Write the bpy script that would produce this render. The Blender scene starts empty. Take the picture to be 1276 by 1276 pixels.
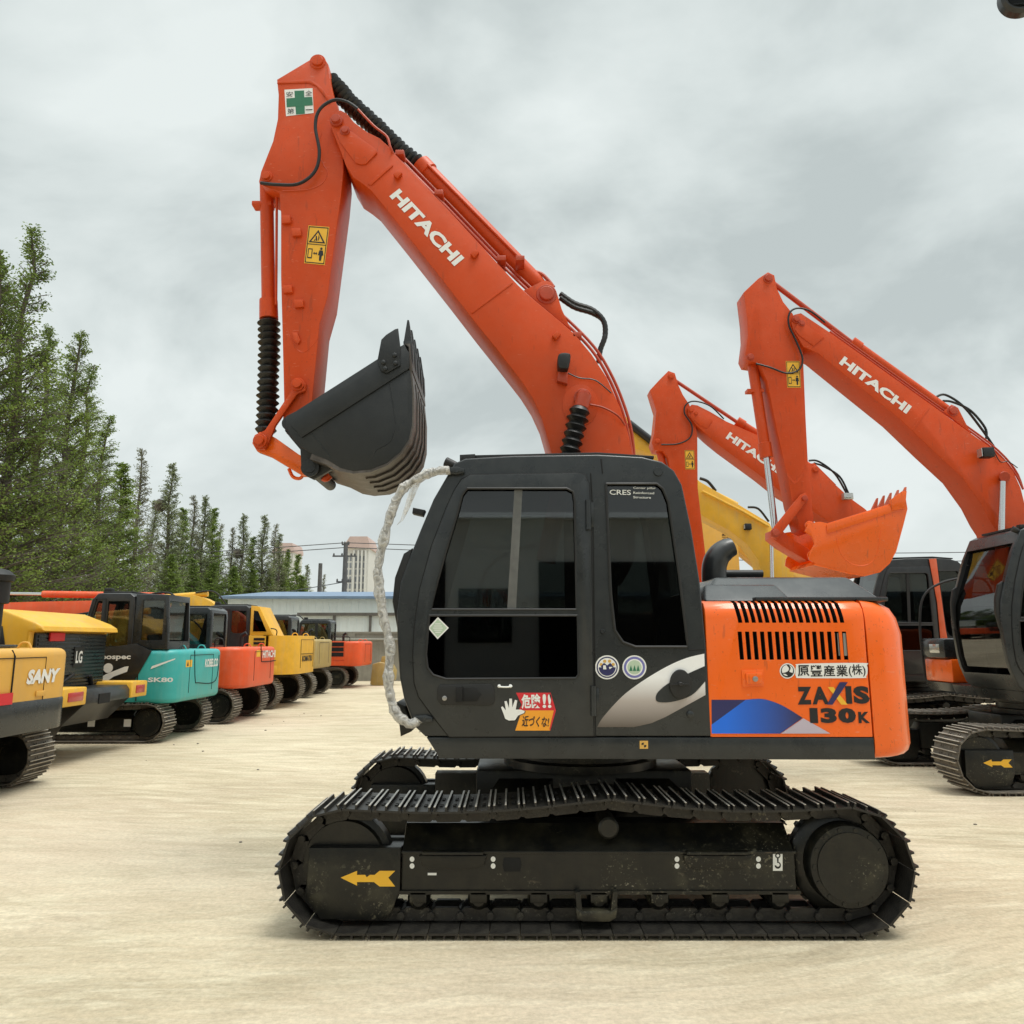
import bpy, bmesh, math, random
from mathutils import Vector, Matrix, noise
random.seed(7)
R = math.radians
sc = bpy.context.scene
COL = sc.collection

# ------------------------------------------------------------------ camera
CAM_D, CAM_H, FPX = 4.62, 1.66, 950.0
PITCH = math.atan(161 / FPX)
CP, SP = math.cos(PITCH), math.sin(PITCH)

def at(px, py, Y=0.0):
    """point of the vertical plane at world Y that is seen at photo pixel px, py"""
    u = (px - 638) / FPX; v = (638 - py) / FPX
    t = (Y + CAM_D) / (CP - v * SP)
    return Vector((u * t, Y, CAM_H + (SP + v * CP) * t))

def xz(pts, Y):
    r = []
    for p in pts:
        q = at(p[0], p[1], Y); r.append((q.x, q.z))
    return r

# ------------------------------------------------------------------ materials
MATS = {}
def nodes_of(m):
    m.use_nodes = True
    nt = m.node_tree
    return nt, nt.nodes['Principled BSDF']

def paint(name, col, rough=0.4, metal=0.0, var=0.12, scale=3.0, bump=0.0, bscale=40.0, coat=0.0, dust=0.0, dcol=(.42, .37, .28), streak=0.0, spec=0.5, chips=0.0, chipset=None):
    m = bpy.data.materials.new(name); MATS[name] = m
    nt, b = nodes_of(m); N = nt.nodes; L = nt.links
    tc = N.new('ShaderNodeTexCoord')
    n1 = N.new('ShaderNodeTexNoise'); n1.inputs['Scale'].default_value = scale; n1.inputs['Detail'].default_value = 8; n1.inputs['Roughness'].default_value = .65
    L.new(tc.outputs['Object'], n1.inputs['Vector'])
    mr = N.new('ShaderNodeMapRange'); mr.inputs['From Min'].default_value = .3; mr.inputs['From Max'].default_value = .7
    mr.inputs['To Min'].default_value = 1 - var; mr.inputs['To Max'].default_value = 1 + var
    L.new(n1.outputs['Fac'], mr.inputs['Value'])
    mul = N.new('ShaderNodeVectorMath'); mul.operation = 'SCALE'
    mul.inputs[0].default_value = col[:3]; L.new(mr.outputs['Result'], mul.inputs['Scale'])
    out = mul.outputs['Vector']
    if dust > 0:
        g = N.new('ShaderNodeNewGeometry'); sx = N.new('ShaderNodeSeparateXYZ'); L.new(g.outputs['Normal'], sx.inputs[0])
        up = N.new('ShaderNodeMapRange'); up.inputs['From Min'].default_value = -.2; up.inputs['From Max'].default_value = 1.0
        up.inputs['To Min'].default_value = .25; up.inputs['To Max'].default_value = 1
        L.new(sx.outputs['Z'], up.inputs['Value'])
        n2 = N.new('ShaderNodeTexNoise'); n2.inputs['Scale'].default_value = 7; n2.inputs['Detail'].default_value = 10; n2.inputs['Roughness'].default_value = .7
        L.new(tc.outputs['Object'], n2.inputs['Vector'])
        r2 = N.new('ShaderNodeMapRange'); r2.inputs['From Min'].default_value = .42; r2.inputs['From Max'].default_value = .72
        L.new(n2.outputs['Fac'], r2.inputs['Value'])
        mm = N.new('ShaderNodeMath'); mm.operation = 'MULTIPLY'; L.new(up.outputs['Result'], mm.inputs[0]); L.new(r2.outputs['Result'], mm.inputs[1])
        m3 = N.new('ShaderNodeMath'); m3.operation = 'MULTIPLY'; m3.inputs[1].default_value = dust; L.new(mm.outputs[0], m3.inputs[0])
        mx = N.new('ShaderNodeMix'); mx.data_type = 'RGBA'; L.new(m3.outputs[0], mx.inputs['Factor']); L.new(out, mx.inputs[6]); mx.inputs[7].default_value = (*dcol, 1)
        out = mx.outputs[2]
    if streak > 0:
        mp = N.new('ShaderNodeMapping'); mp.inputs['Scale'].default_value = (14, 14, 1.2); L.new(tc.outputs['Object'], mp.inputs['Vector'])
        n4 = N.new('ShaderNodeTexNoise'); n4.inputs['Scale'].default_value = 1; n4.inputs['Detail'].default_value = 6; L.new(mp.outputs[0], n4.inputs['Vector'])
        r4 = N.new('ShaderNodeMapRange'); r4.inputs['From Min'].default_value = .5; r4.inputs['From Max'].default_value = .75; r4.inputs['To Max'].default_value = streak
        L.new(n4.outputs['Fac'], r4.inputs['Value'])
        mx = N.new('ShaderNodeMix'); mx.data_type = 'RGBA'; L.new(r4.outputs['Result'], mx.inputs['Factor']); L.new(out, mx.inputs[6]); mx.inputs[7].default_value = (*dcol, 1)
        out = mx.outputs[2]
    if chips > 0:
        for (sc_, lo, hi, c_, mpv) in chipset or ((55, .66, .70, (.05, .03, .025), (1, 1, 1)), (9, .63, .70, (.10, .04, .025), (3.5, 1, .6)), (26, .68, .72, (.7, .35, .25), (.6, 1, 2.6))):
            mp = N.new('ShaderNodeMapping'); mp.inputs['Scale'].default_value = mpv; mp.inputs['Rotation'].default_value = (0, .7, 0); L.new(tc.outputs['Object'], mp.inputs['Vector'])
            n5 = N.new('ShaderNodeTexNoise'); n5.inputs['Scale'].default_value = sc_; n5.inputs['Detail'].default_value = 3; L.new(mp.outputs[0], n5.inputs['Vector'])
            r5 = N.new('ShaderNodeMapRange'); r5.inputs['From Min'].default_value = lo; r5.inputs['From Max'].default_value = hi; r5.inputs['To Max'].default_value = chips; L.new(n5.outputs['Fac'], r5.inputs['Value'])
            fo = r5.outputs['Result']
            if chipset:
                nm = N.new('ShaderNodeTexNoise'); nm.inputs['Scale'].default_value = 3.2; nm.inputs['Detail'].default_value = 4; L.new(tc.outputs['Object'], nm.inputs['Vector'])
                rm = N.new('ShaderNodeMapRange'); rm.inputs['From Min'].default_value = .50; rm.inputs['From Max'].default_value = .68; L.new(nm.outputs['Fac'], rm.inputs['Value'])
                ml = N.new('ShaderNodeMath'); ml.operation = 'MULTIPLY'; L.new(fo, ml.inputs[0]); L.new(rm.outputs['Result'], ml.inputs[1]); fo = ml.outputs[0]
            mx = N.new('ShaderNodeMix'); mx.data_type = 'RGBA'; L.new(fo, mx.inputs['Factor']); L.new(out, mx.inputs[6]); mx.inputs[7].default_value = (*c_, 1)
            out = mx.outputs[2]
    L.new(out, b.inputs['Base Color'])
    rr = N.new('ShaderNodeMapRange'); rr.inputs['To Min'].default_value = max(0.02, rough - .1); rr.inputs['To Max'].default_value = min(1, rough + .15)
    L.new(n1.outputs['Fac'], rr.inputs['Value']); L.new(rr.outputs['Result'], b.inputs['Roughness'])
    b.inputs['Metallic'].default_value = metal
    b.inputs['Specular IOR Level'].default_value = spec
    b.inputs['Coat Weight'].default_value = coat; b.inputs['Coat Roughness'].default_value = .12
    if bump > 0:
        n3 = N.new('ShaderNodeTexNoise'); n3.inputs['Scale'].default_value = bscale; n3.inputs['Detail'].default_value = 6
        L.new(tc.outputs['Object'], n3.inputs['Vector'])
        bp = N.new('ShaderNodeBump'); bp.inputs['Strength'].default_value = bump; bp.inputs['Distance'].default_value = .01
        L.new(n3.outputs['Fac'], bp.inputs['Height']); L.new(bp.outputs[0], b.inputs['Normal'])
    return m

def glass(name, tint=(.1, .11, .11), refl=1.0, rough=.02, ior=1.6):
    m = bpy.data.materials.new(name); MATS[name] = m
    m.use_nodes = True; nt = m.node_tree; N = nt.nodes; L = nt.links
    N.remove(N['Principled BSDF']); out = N['Material Output']
    tr = N.new('ShaderNodeBsdfTransparent'); tr.inputs['Color'].default_value = (*tint, 1)
    gl = N.new('ShaderNodeBsdfGlossy'); gl.inputs['Roughness'].default_value = rough; gl.inputs['Color'].default_value = (refl, refl, refl, 1)
    f0 = ((ior - 1) / (ior + 1)) ** 2
    ge = N.new('ShaderNodeNewGeometry'); dt = N.new('ShaderNodeVectorMath'); dt.operation = 'DOT_PRODUCT'
    L.new(ge.outputs['Normal'], dt.inputs[0]); L.new(ge.outputs['Incoming'], dt.inputs[1])
    def mth(op, a, b_):
        q = N.new('ShaderNodeMath'); q.operation = op
        for i, v in enumerate((a, b_)):
            if v is None: continue
            if isinstance(v, (int, float)): q.inputs[i].default_value = v
            else: L.new(v, q.inputs[i])
        return q.outputs[0]
    fres = mth('ADD', f0, mth('MULTIPLY', 1 - f0, mth('POWER', mth('SUBTRACT', 1.0, mth('ABSOLUTE', dt.outputs['Value'], None)), 5.0)))
    mx = N.new('ShaderNodeMixShader'); L.new(fres, mx.inputs[0]); L.new(tr.outputs[0], mx.inputs[1]); L.new(gl.outputs[0], mx.inputs[2])
    L.new(mx.outputs[0], out.inputs['Surface'])
    return m

paint('orange_boom', (.57, .062, .006), .36, var=.08, scale=2, bump=.06, bscale=25, dust=.12, spec=.3, chips=.22)
paint('orange_panel', (.84, .125, .004), .26, var=.06, scale=2, coat=.3, dust=.08, spec=.4, chips=.3)
paint('orange_old', (.62, .10, .03), .45, var=.10, scale=3, dust=.35, streak=.25)
paint('red_orange', (.74, .085, .015), .4, var=.10, scale=3, dust=.18, streak=.12)
paint('red_pin', (.44, .05, .014), .4, var=.1, scale=8, dust=.15)
paint('cab_grey', (.018, .021, .023), .26, var=.15, scale=3, coat=.15, dust=.25, dcol=(.16, .16, .15), spec=.4, bump=.03, bscale=6)
paint('cab_black', (.012, .013, .014), .35, var=.2, scale=3, coat=.2, dust=.18, dcol=(.2, .2, .19))
paint('trim', (.009, .009, .009), .5, var=.2, scale=6)
paint('rubber', (.006, .006, .006), .38, var=.3, scale=20)
paint('bucket_black', (.011, .013, .014), .45, var=.3, scale=5, bump=.1, bscale=60, dust=.2, dcol=(.10, .09, .08))
paint('bucket_worn', (.075, .062, .052), .42, metal=.3, var=.5, scale=6, bump=.2, bscale=40, dust=.5, dcol=(.22, .20, .19), streak=.4)
paint('frame_black', (.006, .0065, .006), .30, spec=.4, var=.3, scale=5, bump=.12, bscale=60, dust=.5, dcol=(.06, .052, .03), streak=.10, chips=.8, chipset=((34, .60, .70, (.15, .135, .09), (1, 1, 1)), (7, .52, .66, (.055, .05, .032), (1, 1, 1)), (80, .64, .70, (.24, .22, .16), (1, 1, 1)), (18, .68, .71, (.10, .075, .05), (.5, 1, 3))))
paint('track_steel', (.026, .024, .022), .42, metal=.3, var=.5, scale=9, bump=.3, bscale=60, dust=.55, dcol=(.10, .09, .065), chips=.7, chipset=((40, .62, .68, (.15, .14, .10), (1, 1, 1)), (70, .64, .70, (.28, .26, .22), (1, 1, 1)), (6, .58, .72, (.06, .055, .03), (1, 1, 1))))
paint('track_edge', (.55, .52, .47), .36, metal=.5, var=.4, scale=12, dust=.4, dcol=(.3, .26, .2))
paint('track_dusty', (.11, .095, .075), .7, var=.4, scale=9, bump=.3, bscale=80, dust=.7, dcol=(.33, .28, .21))
paint('track_dusty_edge', (.40, .36, .30), .6, var=.3, scale=12)
paint('dark', (.004, .004, .004), .8, var=.1)
paint('chrome', (.62, .62, .62), .12, metal=1, var=.03)
paint('steel', (.35, .34, .33), .35, metal=.8, var=.1)
paint('yellow', (.76, .42, .03), .42, var=.08, scale=3, dust=.25, streak=.2)
paint('yellow_sany', (.70, .38, .06), .42, var=.07, scale=3, dust=.15, streak=.12)
paint('yellow_komatsu', (.76, .41, .02), .42, var=.12, scale=4, dust=.2, streak=.2)
paint('yellow_grey', (.38, .27, .08), .5, var=.15, scale=4, dust=.45, streak=.3)
paint('teal', (.035, .38, .37), .4, var=.07, scale=3, dust=.2, dcol=(.35, .42, .36), streak=.12)
paint('white', (.78, .78, .75), .5, var=.03)
paint('black_ink', (.008, .008, .009), .5, var=.1)
paint('green_ink', (.02, .16, .08), .5, var=.05)
paint('red_ink', (.62, .02, .03), .5, var=.05)
paint('yellow_ink', (.80, .44, .03), .5, var=.08)
paint('amber_ink', (.85, .34, .02), .5, var=.05)
paint('navy_ink', (.02, .02, .10), .5, var=.1)
paint('violet_ink', (.16, .16, .42), .5, var=.1)
paint('gold_ink', (.62, .36, .08), .5, var=.1)
paint('pale_green_ink', (.45, .56, .42), .5, var=.1)
paint('lilac_ink', (.48, .42, .50), .5, var=.06)
paint('tail_red', (.42, .03, .03), .25, var=.1, coat=.5)
paint('lens', (.5, .5, .48), .1, metal=.6, var=.1)
paint('divider', (.11, .11, .105), .3, var=.25, scale=9)
paint('seat', (.02, .02, .022), .8, var=.2)
paint('seat_red', (.15, .02, .03), .8, var=.2)
paint('concrete_wall', (.26, .25, .21), .9, var=.22, scale=1.2, bump=.3, bscale=12, streak=.3, dcol=(.13, .12, .10))
paint('cladding', (.72, .77, .78), .5, var=.05, scale=.6, streak=.12, dcol=(.4, .36, .3))
paint('roof_blue', (.16, .23, .33), .5, var=.15, scale=1)
paint('tower_wall', (.58, .58, .56), .85, var=.05, scale=.05)
paint('tower_roof', (.50, .38, .35), .85, var=.1, scale=.1)
paint('tower_window', (.20, .22, .25), .3, var=.2, scale=.2)
paint('pole', (.12, .11, .10), .8, var=.2)
paint('bark', (.11, .093, .075), .95, var=.35, scale=6, bump=.5, bscale=20)
glass('glass_dark', (.30, .32, .31), 1.0)
glass('glass_screen', (.26, .29, .27), 1.0, ior=1.9)
glass('glass_black', (.03, .03, .03), .8, ior=1.33)
glass('glass_clear', (.50, .54, .52), .9, ior=2.0)

def foliage(name, c1, c2):
    m = bpy.data.materials.new(name); MATS[name] = m
    nt, b = nodes_of(m); N = nt.nodes; L = nt.links
    tc = N.new('ShaderNodeTexCoord'); n = N.new('ShaderNodeTexNoise'); n.inputs['Scale'].default_value = .55; n.inputs['Detail'].default_value = 5
    L.new(tc.outputs['Object'], n.inputs['Vector'])
    cr = N.new('ShaderNodeValToRGB'); cr.color_ramp.elements[0].position = .36; cr.color_ramp.elements[1].position = .64
    cr.color_ramp.elements[0].color = (*c1, 1); cr.color_ramp.elements[1].color = (*c2, 1)
    L.new(n.outputs['Fac'], cr.inputs[0]); L.new(cr.outputs[0], b.inputs['Base Color'])
    b.inputs['Roughness'].default_value = .7; b.inputs['Specular IOR Level'].default_value = .2
    tl = N.new('ShaderNodeBsdfTranslucent'); L.new(cr.outputs[0], tl.inputs['Color'])
    mx = N.new('ShaderNodeMixShader'); mx.inputs[0].default_value = .35
    L.new(b.outputs[0], mx.inputs[1]); L.new(tl.outputs[0], mx.inputs[2]); L.new(mx.outputs[0], N['Material Output'].inputs['Surface'])
foliage('leaf_green', (.11, .165, .035), (.26, .35, .08))
foliage('leaf_olive_hazy', (.17, .20, .10), (.28, .32, .16))  # far crowns: distance haze mixed into the leaf colour
foliage('leaf_bare_hazy', (.20, .20, .14), (.29, .31, .19))  # paled towards grey-green, haze painted into the far foliage

def silver_decal():
    m = bpy.data.materials.new('silver_print'); MATS['silver_print'] = m
    nt, b = nodes_of(m); N = nt.nodes; L = nt.links
    tc = N.new('ShaderNodeTexCoord'); sx = N.new('ShaderNodeSeparateXYZ'); L.new(tc.outputs['Object'], sx.inputs[0])
    cr = N.new('ShaderNodeValToRGB'); e = cr.color_ramp.elements
    e[0].position = 0; e[0].color = (.10, .08, .065, 1); e[1].position = .85; e[1].color = (.85, .85, .85, 1)
    k = e.new(.45); k.color = (.42, .37, .34, 1)
    mr = N.new('ShaderNodeMapRange'); mr.inputs['From Min'].default_value = 1.16; mr.inputs['From Max'].default_value = 1.50
    L.new(sx.outputs['Z'], mr.inputs['Value']); L.new(mr.outputs['Result'], cr.inputs[0]); L.new(cr.outputs[0], b.inputs['Base Color'])
    b.inputs['Roughness'].default_value = .3
    m = bpy.data.materials.new('blue_print'); MATS['blue_print'] = m
    nt, b = nodes_of(m); N = nt.nodes; L = nt.links
    tc = N.new('ShaderNodeTexCoord'); sx = N.new('ShaderNodeSeparateXYZ'); L.new(tc.outputs['Object'], sx.inputs[0])
    cr = N.new('ShaderNodeValToRGB'); e = cr.color_ramp.elements
    e[0].position = .1; e[0].color = (.01, .15, .75, 1); e[1].position = .9; e[1].color = (.03, .02, .05, 1)
    mr = N.new('ShaderNodeMapRange'); mr.inputs['From Min'].default_value = 1.2; mr.inputs['From Max'].default_value = 1.78
    L.new(sx.outputs['X'], mr.inputs['Value']); L.new(mr.outputs['Result'], cr.inputs[0]); L.new(cr.outputs[0], b.inputs['Base Color'])
    b.inputs['Roughness'].default_value = .3
silver_decal()

def wrap_mat():
    m = bpy.data.materials.new('plastic_wrap'); MATS['plastic_wrap'] = m
    nt, b = nodes_of(m); N = nt.nodes; L = nt.links
    b.inputs['Base Color'].default_value = (.72, .70, .66, 1); b.inputs['Roughness'].default_value = .25
    b.inputs['Transmission Weight'].default_value = .25
    tc = N.new('ShaderNodeTexCoord'); n = N.new('ShaderNodeTexNoise'); n.inputs['Scale'].default_value = 22; n.inputs['Detail'].default_value = 5; n.inputs['Distortion'].default_value = 1.5
    L.new(tc.outputs['Object'], n.inputs['Vector'])
    bp = N.new('ShaderNodeBump'); bp.inputs['Strength'].default_value = .9; bp.inputs['Distance'].default_value = .02
    L.new(n.outputs['Fac'], bp.inputs['Height']); L.new(bp.outputs[0], b.inputs['Normal'])
    mr = N.new('ShaderNodeMapRange'); mr.inputs['From Min'].default_value = .35; mr.inputs['From Max'].default_value = .6; mr.inputs['To Min'].default_value = .45; mr.inputs['To Max'].default_value = .95
    L.new(n.outputs['Fac'], mr.inputs['Value']); L.new(mr.outputs['Result'], b.inputs['Alpha'])
wrap_mat()

# ------------------------------------------------------------------ mesh helpers
def mts(m): return [MATS[x] for x in (m if isinstance(m, (list, tuple)) else [m])]

def obj(name, bm, mat, parent=None, smooth=35):
    if bm.faces: bmesh.ops.recalc_face_normals(bm, faces=bm.faces)
    me = bpy.data.meshes.new(name); bm.to_mesh(me); bm.free()
    for m in mts(mat): me.materials.append(m)
    o = bpy.data.objects.new(name, me); COL.objects.link(o)
    if smooth:
        for p in me.polygons: p.use_smooth = True
        me.set_sharp_from_angle(angle=R(smooth))
    if parent: hang(o, parent)
    return o

def world_loc(o):
    v = Vector((0, 0, 0))
    while o is not None:
        v = v + o.location + (o.matrix_parent_inverse.translation if o.parent else Vector((0, 0, 0)))
        o = o.parent
    return v

def hang(o, parent):
    o.parent = parent
    o.matrix_parent_inverse = Matrix.Translation(-world_loc(parent))

def tag(o, label, cat, group=None, kind=None):
    if label: o['label'] = label
    if cat: o['category'] = cat
    if group: o['group'] = group
    if kind: o['kind'] = kind
    return o

def thing(name, loc, label, cat, group=None):
    o = bpy.data.objects.new(name, None); COL.objects.link(o); o.location = loc; o.empty_display_size = .3
    return tag(o, label, cat, group)

def a_prism(bm, pts, a0, a1, axis='y', bev=0.0, mi=0, seg=2, off=(0, 0, 0)):
    """closed 2-d outline extruded along an axis; y: pts are x,z; z: pts are x,y; x: pts are y,z"""
    def mk(p, a):
        if axis == 'y': v = (p[0], a, p[1])
        elif axis == 'z': v = (p[0], p[1], a)
        else: v = (a, p[0], p[1])
        return bm.verts.new((v[0] + off[0], v[1] + off[1], v[2] + off[2]))
    r0 = [mk(p, a0) for p in pts]; r1 = [mk(p, a1) for p in pts]
    n = len(pts)
    f0 = bm.faces.new(r0); f1 = bm.faces.new(r1[::-1]); fs = [f0, f1]
    for i in range(n):
        fs.append(bm.faces.new((r0[i], r1[i], r1[(i + 1) % n], r0[(i + 1) % n])))
    for f in fs: f.material_index = mi
    if bev > 0:
        bmesh.ops.recalc_face_normals(bm, faces=fs)
        ed = list(set(f0.edges) | set(f1.edges))
        res = bmesh.ops.bevel(bm, geom=ed, offset=bev, segments=seg, profile=.5, affect='EDGES', clamp_overlap=True)
        for f in res['faces']: f.material_index = mi
    return fs

def a_box(bm, x0, x1, y0, y1, z0, z1, bev=0.0, mi=0):
    fs = a_prism(bm, [(x0, z0), (x1, z0), (x1, z1), (x0, z1)], y0, y1, mi=mi)
    if bev > 0:
        ed = list({e for f in fs for e in f.edges})
        res = bmesh.ops.bevel(bm, geom=ed, offset=bev, segments=2, profile=.5, affect='EDGES', clamp_overlap=True)
        for f in res['faces']: f.material_index = mi

def smooth_path(pts, k=6):
    P = [Vector(p) for p in pts]; out = []
    for i in range(len(P) - 1):
        p0 = P[max(i - 1, 0)]; p1 = P[i]; p2 = P[i + 1]; p3 = P[min(i + 2, len(P) - 1)]
        for j in range(k):
            t = j / k
            out.append(.5 * ((2 * p1) + (p2 - p0) * t + (2 * p0 - 5 * p1 + 4 * p2 - p3) * t * t + (3 * p1 - p0 - 3 * p2 + p3) * t ** 3))
    out.append(P[-1]); return out

def smooth2(pts, k=4, closed=False):
    q = [Vector((p[0], p[1], 0)) for p in pts]
    return [(v.x, v.y) for v in smooth_path(q, k)]

def a_tube(bm, pts, r, n=10, mi=0, caps=True):
    P = [Vector(p) for p in pts]; m = len(P)
    rs = r if isinstance(r, (list, tuple)) else [r] * m
    rings = []; ref = None
    for i in range(m):
        t = (P[min(i + 1, m - 1)] - P[max(i - 1, 0)])
        if t.length < 1e-9: t = Vector((0, 0, 1))
        t.normalize()
        if ref is None:
            ref = Vector((0, 1, 0)) if abs(t.y) < .9 else Vector((1, 0, 0))
        ref = (ref - t * ref.dot(t)).normalized(); b = t.cross(ref)
        rings.append([bm.verts.new(P[i] + (ref * math.cos(2 * math.pi * k / n) + b * math.sin(2 * math.pi * k / n)) * rs[i]) for k in range(n)])
    for i in range(m - 1):
        for k in range(n):
            f = bm.faces.new((rings[i][k], rings[i][(k + 1) % n], rings[i + 1][(k + 1) % n], rings[i + 1][k])); f.material_index = mi
    if caps:
        bm.faces.new(rings[0][::-1]).material_index = mi; bm.faces.new(rings[-1]).material_index = mi

def a_lathe(bm, p0, axis, prof, n=24, mi=0):
    """prof: list of (distance along axis, radius)"""
    d = Vector(axis).normalized(); P0 = Vector(p0)
    ref = Vector((0, 0, 1)) if abs(d.z) < .9 else Vector((1, 0, 0))
    ref = (ref - d * ref.dot(d)).normalized(); b = d.cross(ref); rings = []
    for (s, r) in prof:
        rings.append([bm.verts.new(P0 + d * s + (ref * math.cos(2 * math.pi * k / n) + b * math.sin(2 * math.pi * k / n)) * max(r, .0004)) for k in range(n)])
    for i in range(len(prof) - 1):
        for k in range(n):
            f = bm.faces.new((rings[i][k], rings[i][(k + 1) % n], rings[i + 1][(k + 1) % n], rings[i + 1][k])); f.material_index = mi
    bm.faces.new(rings[0][::-1]).material_index = mi; bm.faces.new(rings[-1]).material_index = mi

def bellows(bm, p0, p1, r, folds, sag=0.0, n=20):
    P0, P1 = Vector(p0), Vector(p1); pts = []; rs = []
    d = (P1 - P0); side = Vector((-d.z, 0, d.x)).normalized()
    rnd = random.Random(folds)
    m = folds * 4
    for i in range(m + 1):
        t = i / m
        c = P0 + d * t + side * sag * math.sin(math.pi * t) * (1 + .3 * math.sin(9 * t))
        pts.append(c); ph = i % 4
        rs.append({0: r * .68, 1: r * .83, 2: r * (1 + rnd.uniform(-.04, .05)), 3: r * .83}[ph])
    a_tube(bm, pts, rs, n)

def cut(o, cutter_bm, solver='EXACT'):
    if cutter_bm.faces: bmesh.ops.recalc_face_normals(cutter_bm, faces=cutter_bm.faces)
    me = bpy.data.meshes.new('cutter'); cutter_bm.to_mesh(me); cutter_bm.free()
    for m in o.data.materials: me.materials.append(m)
    c = bpy.data.objects.new('cutter', me); COL.objects.link(c)
    md = o.modifiers.new('b', 'BOOLEAN'); md.operation = 'DIFFERENCE'; md.solver = solver; md.object = c
    md.use_self = True
    par, mpi = o.parent, o.matrix_parent_inverse.copy()
    o.parent = None
    bpy.context.view_layer.update()
    dg = bpy.context.evaluated_depsgraph_get()
    nm = bpy.data.meshes.new_from_object(o.evaluated_get(dg))
    o.modifiers.clear(); o.data = nm
    if par: o.parent = par; o.matrix_parent_inverse = mpi
    bpy.data.objects.remove(c)
    for p in nm.polygons: p.use_smooth = True
    nm.set_sharp_from_angle(angle=R(30))

def ext(name, mat, parent, pts, y0, y1, bev=0.004, off=(0, 0, 0), seg=2):
    bm = bmesh.new(); a_prism(bm, pts, y0, y1, bev=bev, off=off, seg=seg)
    return obj(name, bm, mat, parent)

TEXT_CACHE = {}
def text_geo(s, bold=.0, shear=0.0):
    key = (s, bold, shear)
    if key in TEXT_CACHE: return TEXT_CACHE[key]
    cu = bpy.data.curves.new('t', 'FONT'); cu.body = s; cu.size = 1; cu.offset = bold; cu.shear = shear; cu.resolution_u = 3; cu.extrude = 0
    o = bpy.data.objects.new('t', cu); COL.objects.link(o)
    bpy.context.view_layer.update()
    me = o.evaluated_get(bpy.context.evaluated_depsgraph_get()).to_mesh()
    vs = [v.co.copy() for v in me.vertices]; fs = [tuple(p.vertices) for p in me.polygons]
    o.evaluated_get(bpy.context.evaluated_depsgraph_get()).to_mesh_clear()
    bpy.data.objects.remove(o)
    if vs:
        x0 = min(v.x for v in vs); x1 = max(v.x for v in vs); y0 = min(v.y for v in vs); y1 = max(v.y for v in vs)
        vs = [((v.x - x0) / (x1 - x0), (v.y - y0) / (y1 - y0)) for v in vs]
    TEXT_CACHE[key] = (vs, fs)
    return vs, fs

def a_text(bm, s, org, right, up, thick=.0015, bold=.0, shear=0.0, mi=0):
    """text filling the parallelogram org, org+right, org+up; front side along right x up"""
    vs, fs = text_geo(s, bold, shear)
    org, right, up = Vector(org), Vector(right), Vector(up); nrm = right.cross(up).normalized() * thick
    V = [bm.verts.new(org + right * a + up * b + nrm) for a, b in vs]
    for f in fs:
        try: bm.faces.new([V[i] for i in f]).material_index = mi
        except ValueError: pass

def lettering(s, a, b, h, Y, mat, parent, bold=.0, shear=0.0, thick=.003, off=(0, 0, 0), name='lettering'):
    """a, b: baseline ends in photo pixels on plane Y; h: letter height in metres"""
    A = at(a[0], a[1], Y); B = at(b[0], b[1], Y); d = B - A
    up = Vector((-d.z, 0, d.x)).normalized() * h
    bm = bmesh.new(); a_text(bm, s, A + Vector(off), d, up, thick, bold, shear)
    return flat(name, bm, mat, parent)

def flat(name, bm, mat, parent):
    me = bpy.data.meshes.new(name); bm.to_mesh(me); bm.free()
    for m in mts(mat): me.materials.append(m)
    o = bpy.data.objects.new(name, me); COL.objects.link(o)
    if parent: hang(o, parent)
    return o

def poly(bm, pts, Y, mi=0, off=(0, 0, 0), th=.0):
    """flat decal polygon on plane Y from photo pixels, facing the camera side"""
    q = [at(p[0], p[1], Y) for p in pts]
    vs = [bm.verts.new((v.x + off[0], v.y - th + off[1], v.z + off[2])) for v in q]
    bm.faces.new(vs).material_index = mi

def disc_pts(cx, cy, rx, ry=None, n=28, a0=0, a1=360):
    ry = ry or rx
    return [(cx + rx * math.cos(R(a0 + (a1 - a0) * i / n)), cy + ry * math.sin(R(a0 + (a1 - a0) * i / n))) for i in range(n if a1 - a0 == 360 else n + 1)]

# ------------------------------------------------------------------ crawler tracks
def track_path(xa, ra, xb, rb, za, zb, roller=None, droop=.03):
    """closed polyline of the shoe plates in x,z: front wheel at xa, rear wheel at xb"""
    pts = []
    for i in range(0, 25):
        a = R(270 - 180 * i / 24); pts.append((xa + ra * math.cos(a), za + ra * math.sin(a)))
    top = []
    A = (xa, za + ra); B = (xb, zb + rb)
    if roller:
        for (P, Q) in ((A, roller), (roller, B)):
            for i in range(1, 13):
                t = i / 12; top.append((P[0] + (Q[0] - P[0]) * t, P[1] + (Q[1] - P[1]) * t - droop * math.sin(math.pi * t)))
    else:
        for i in range(1, 13):
            t = i / 12; top.append((A[0] + (B[0] - A[0]) * t, A[1] + (B[1] - A[1]) * t - droop * math.sin(math.pi * t)))
    pts += top
    for i in range(1, 25):
        a = R(90 - 180 * i / 24); pts.append((xb + rb * math.cos(a), zb + rb * math.sin(a)))
    return pts

def resample(pts, n):
    P = pts + [pts[0]]; L = [0]
    for i in range(len(P) - 1): L.append(L[-1] + math.hypot(P[i + 1][0] - P[i][0], P[i + 1][1] - P[i][1]))
    out = []; j = 0
    for k in range(n):
        s = L[-1] * k / n
        while L[j + 1] < s: j += 1
        t = (s - L[j]) / max(1e-9, L[j + 1] - L[j])
        out.append((P[j][0] + (P[j + 1][0] - P[j][0]) * t, P[j][1] + (P[j + 1][1] - P[j][1]) * t))
    return out, L[-1] / n

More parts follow.
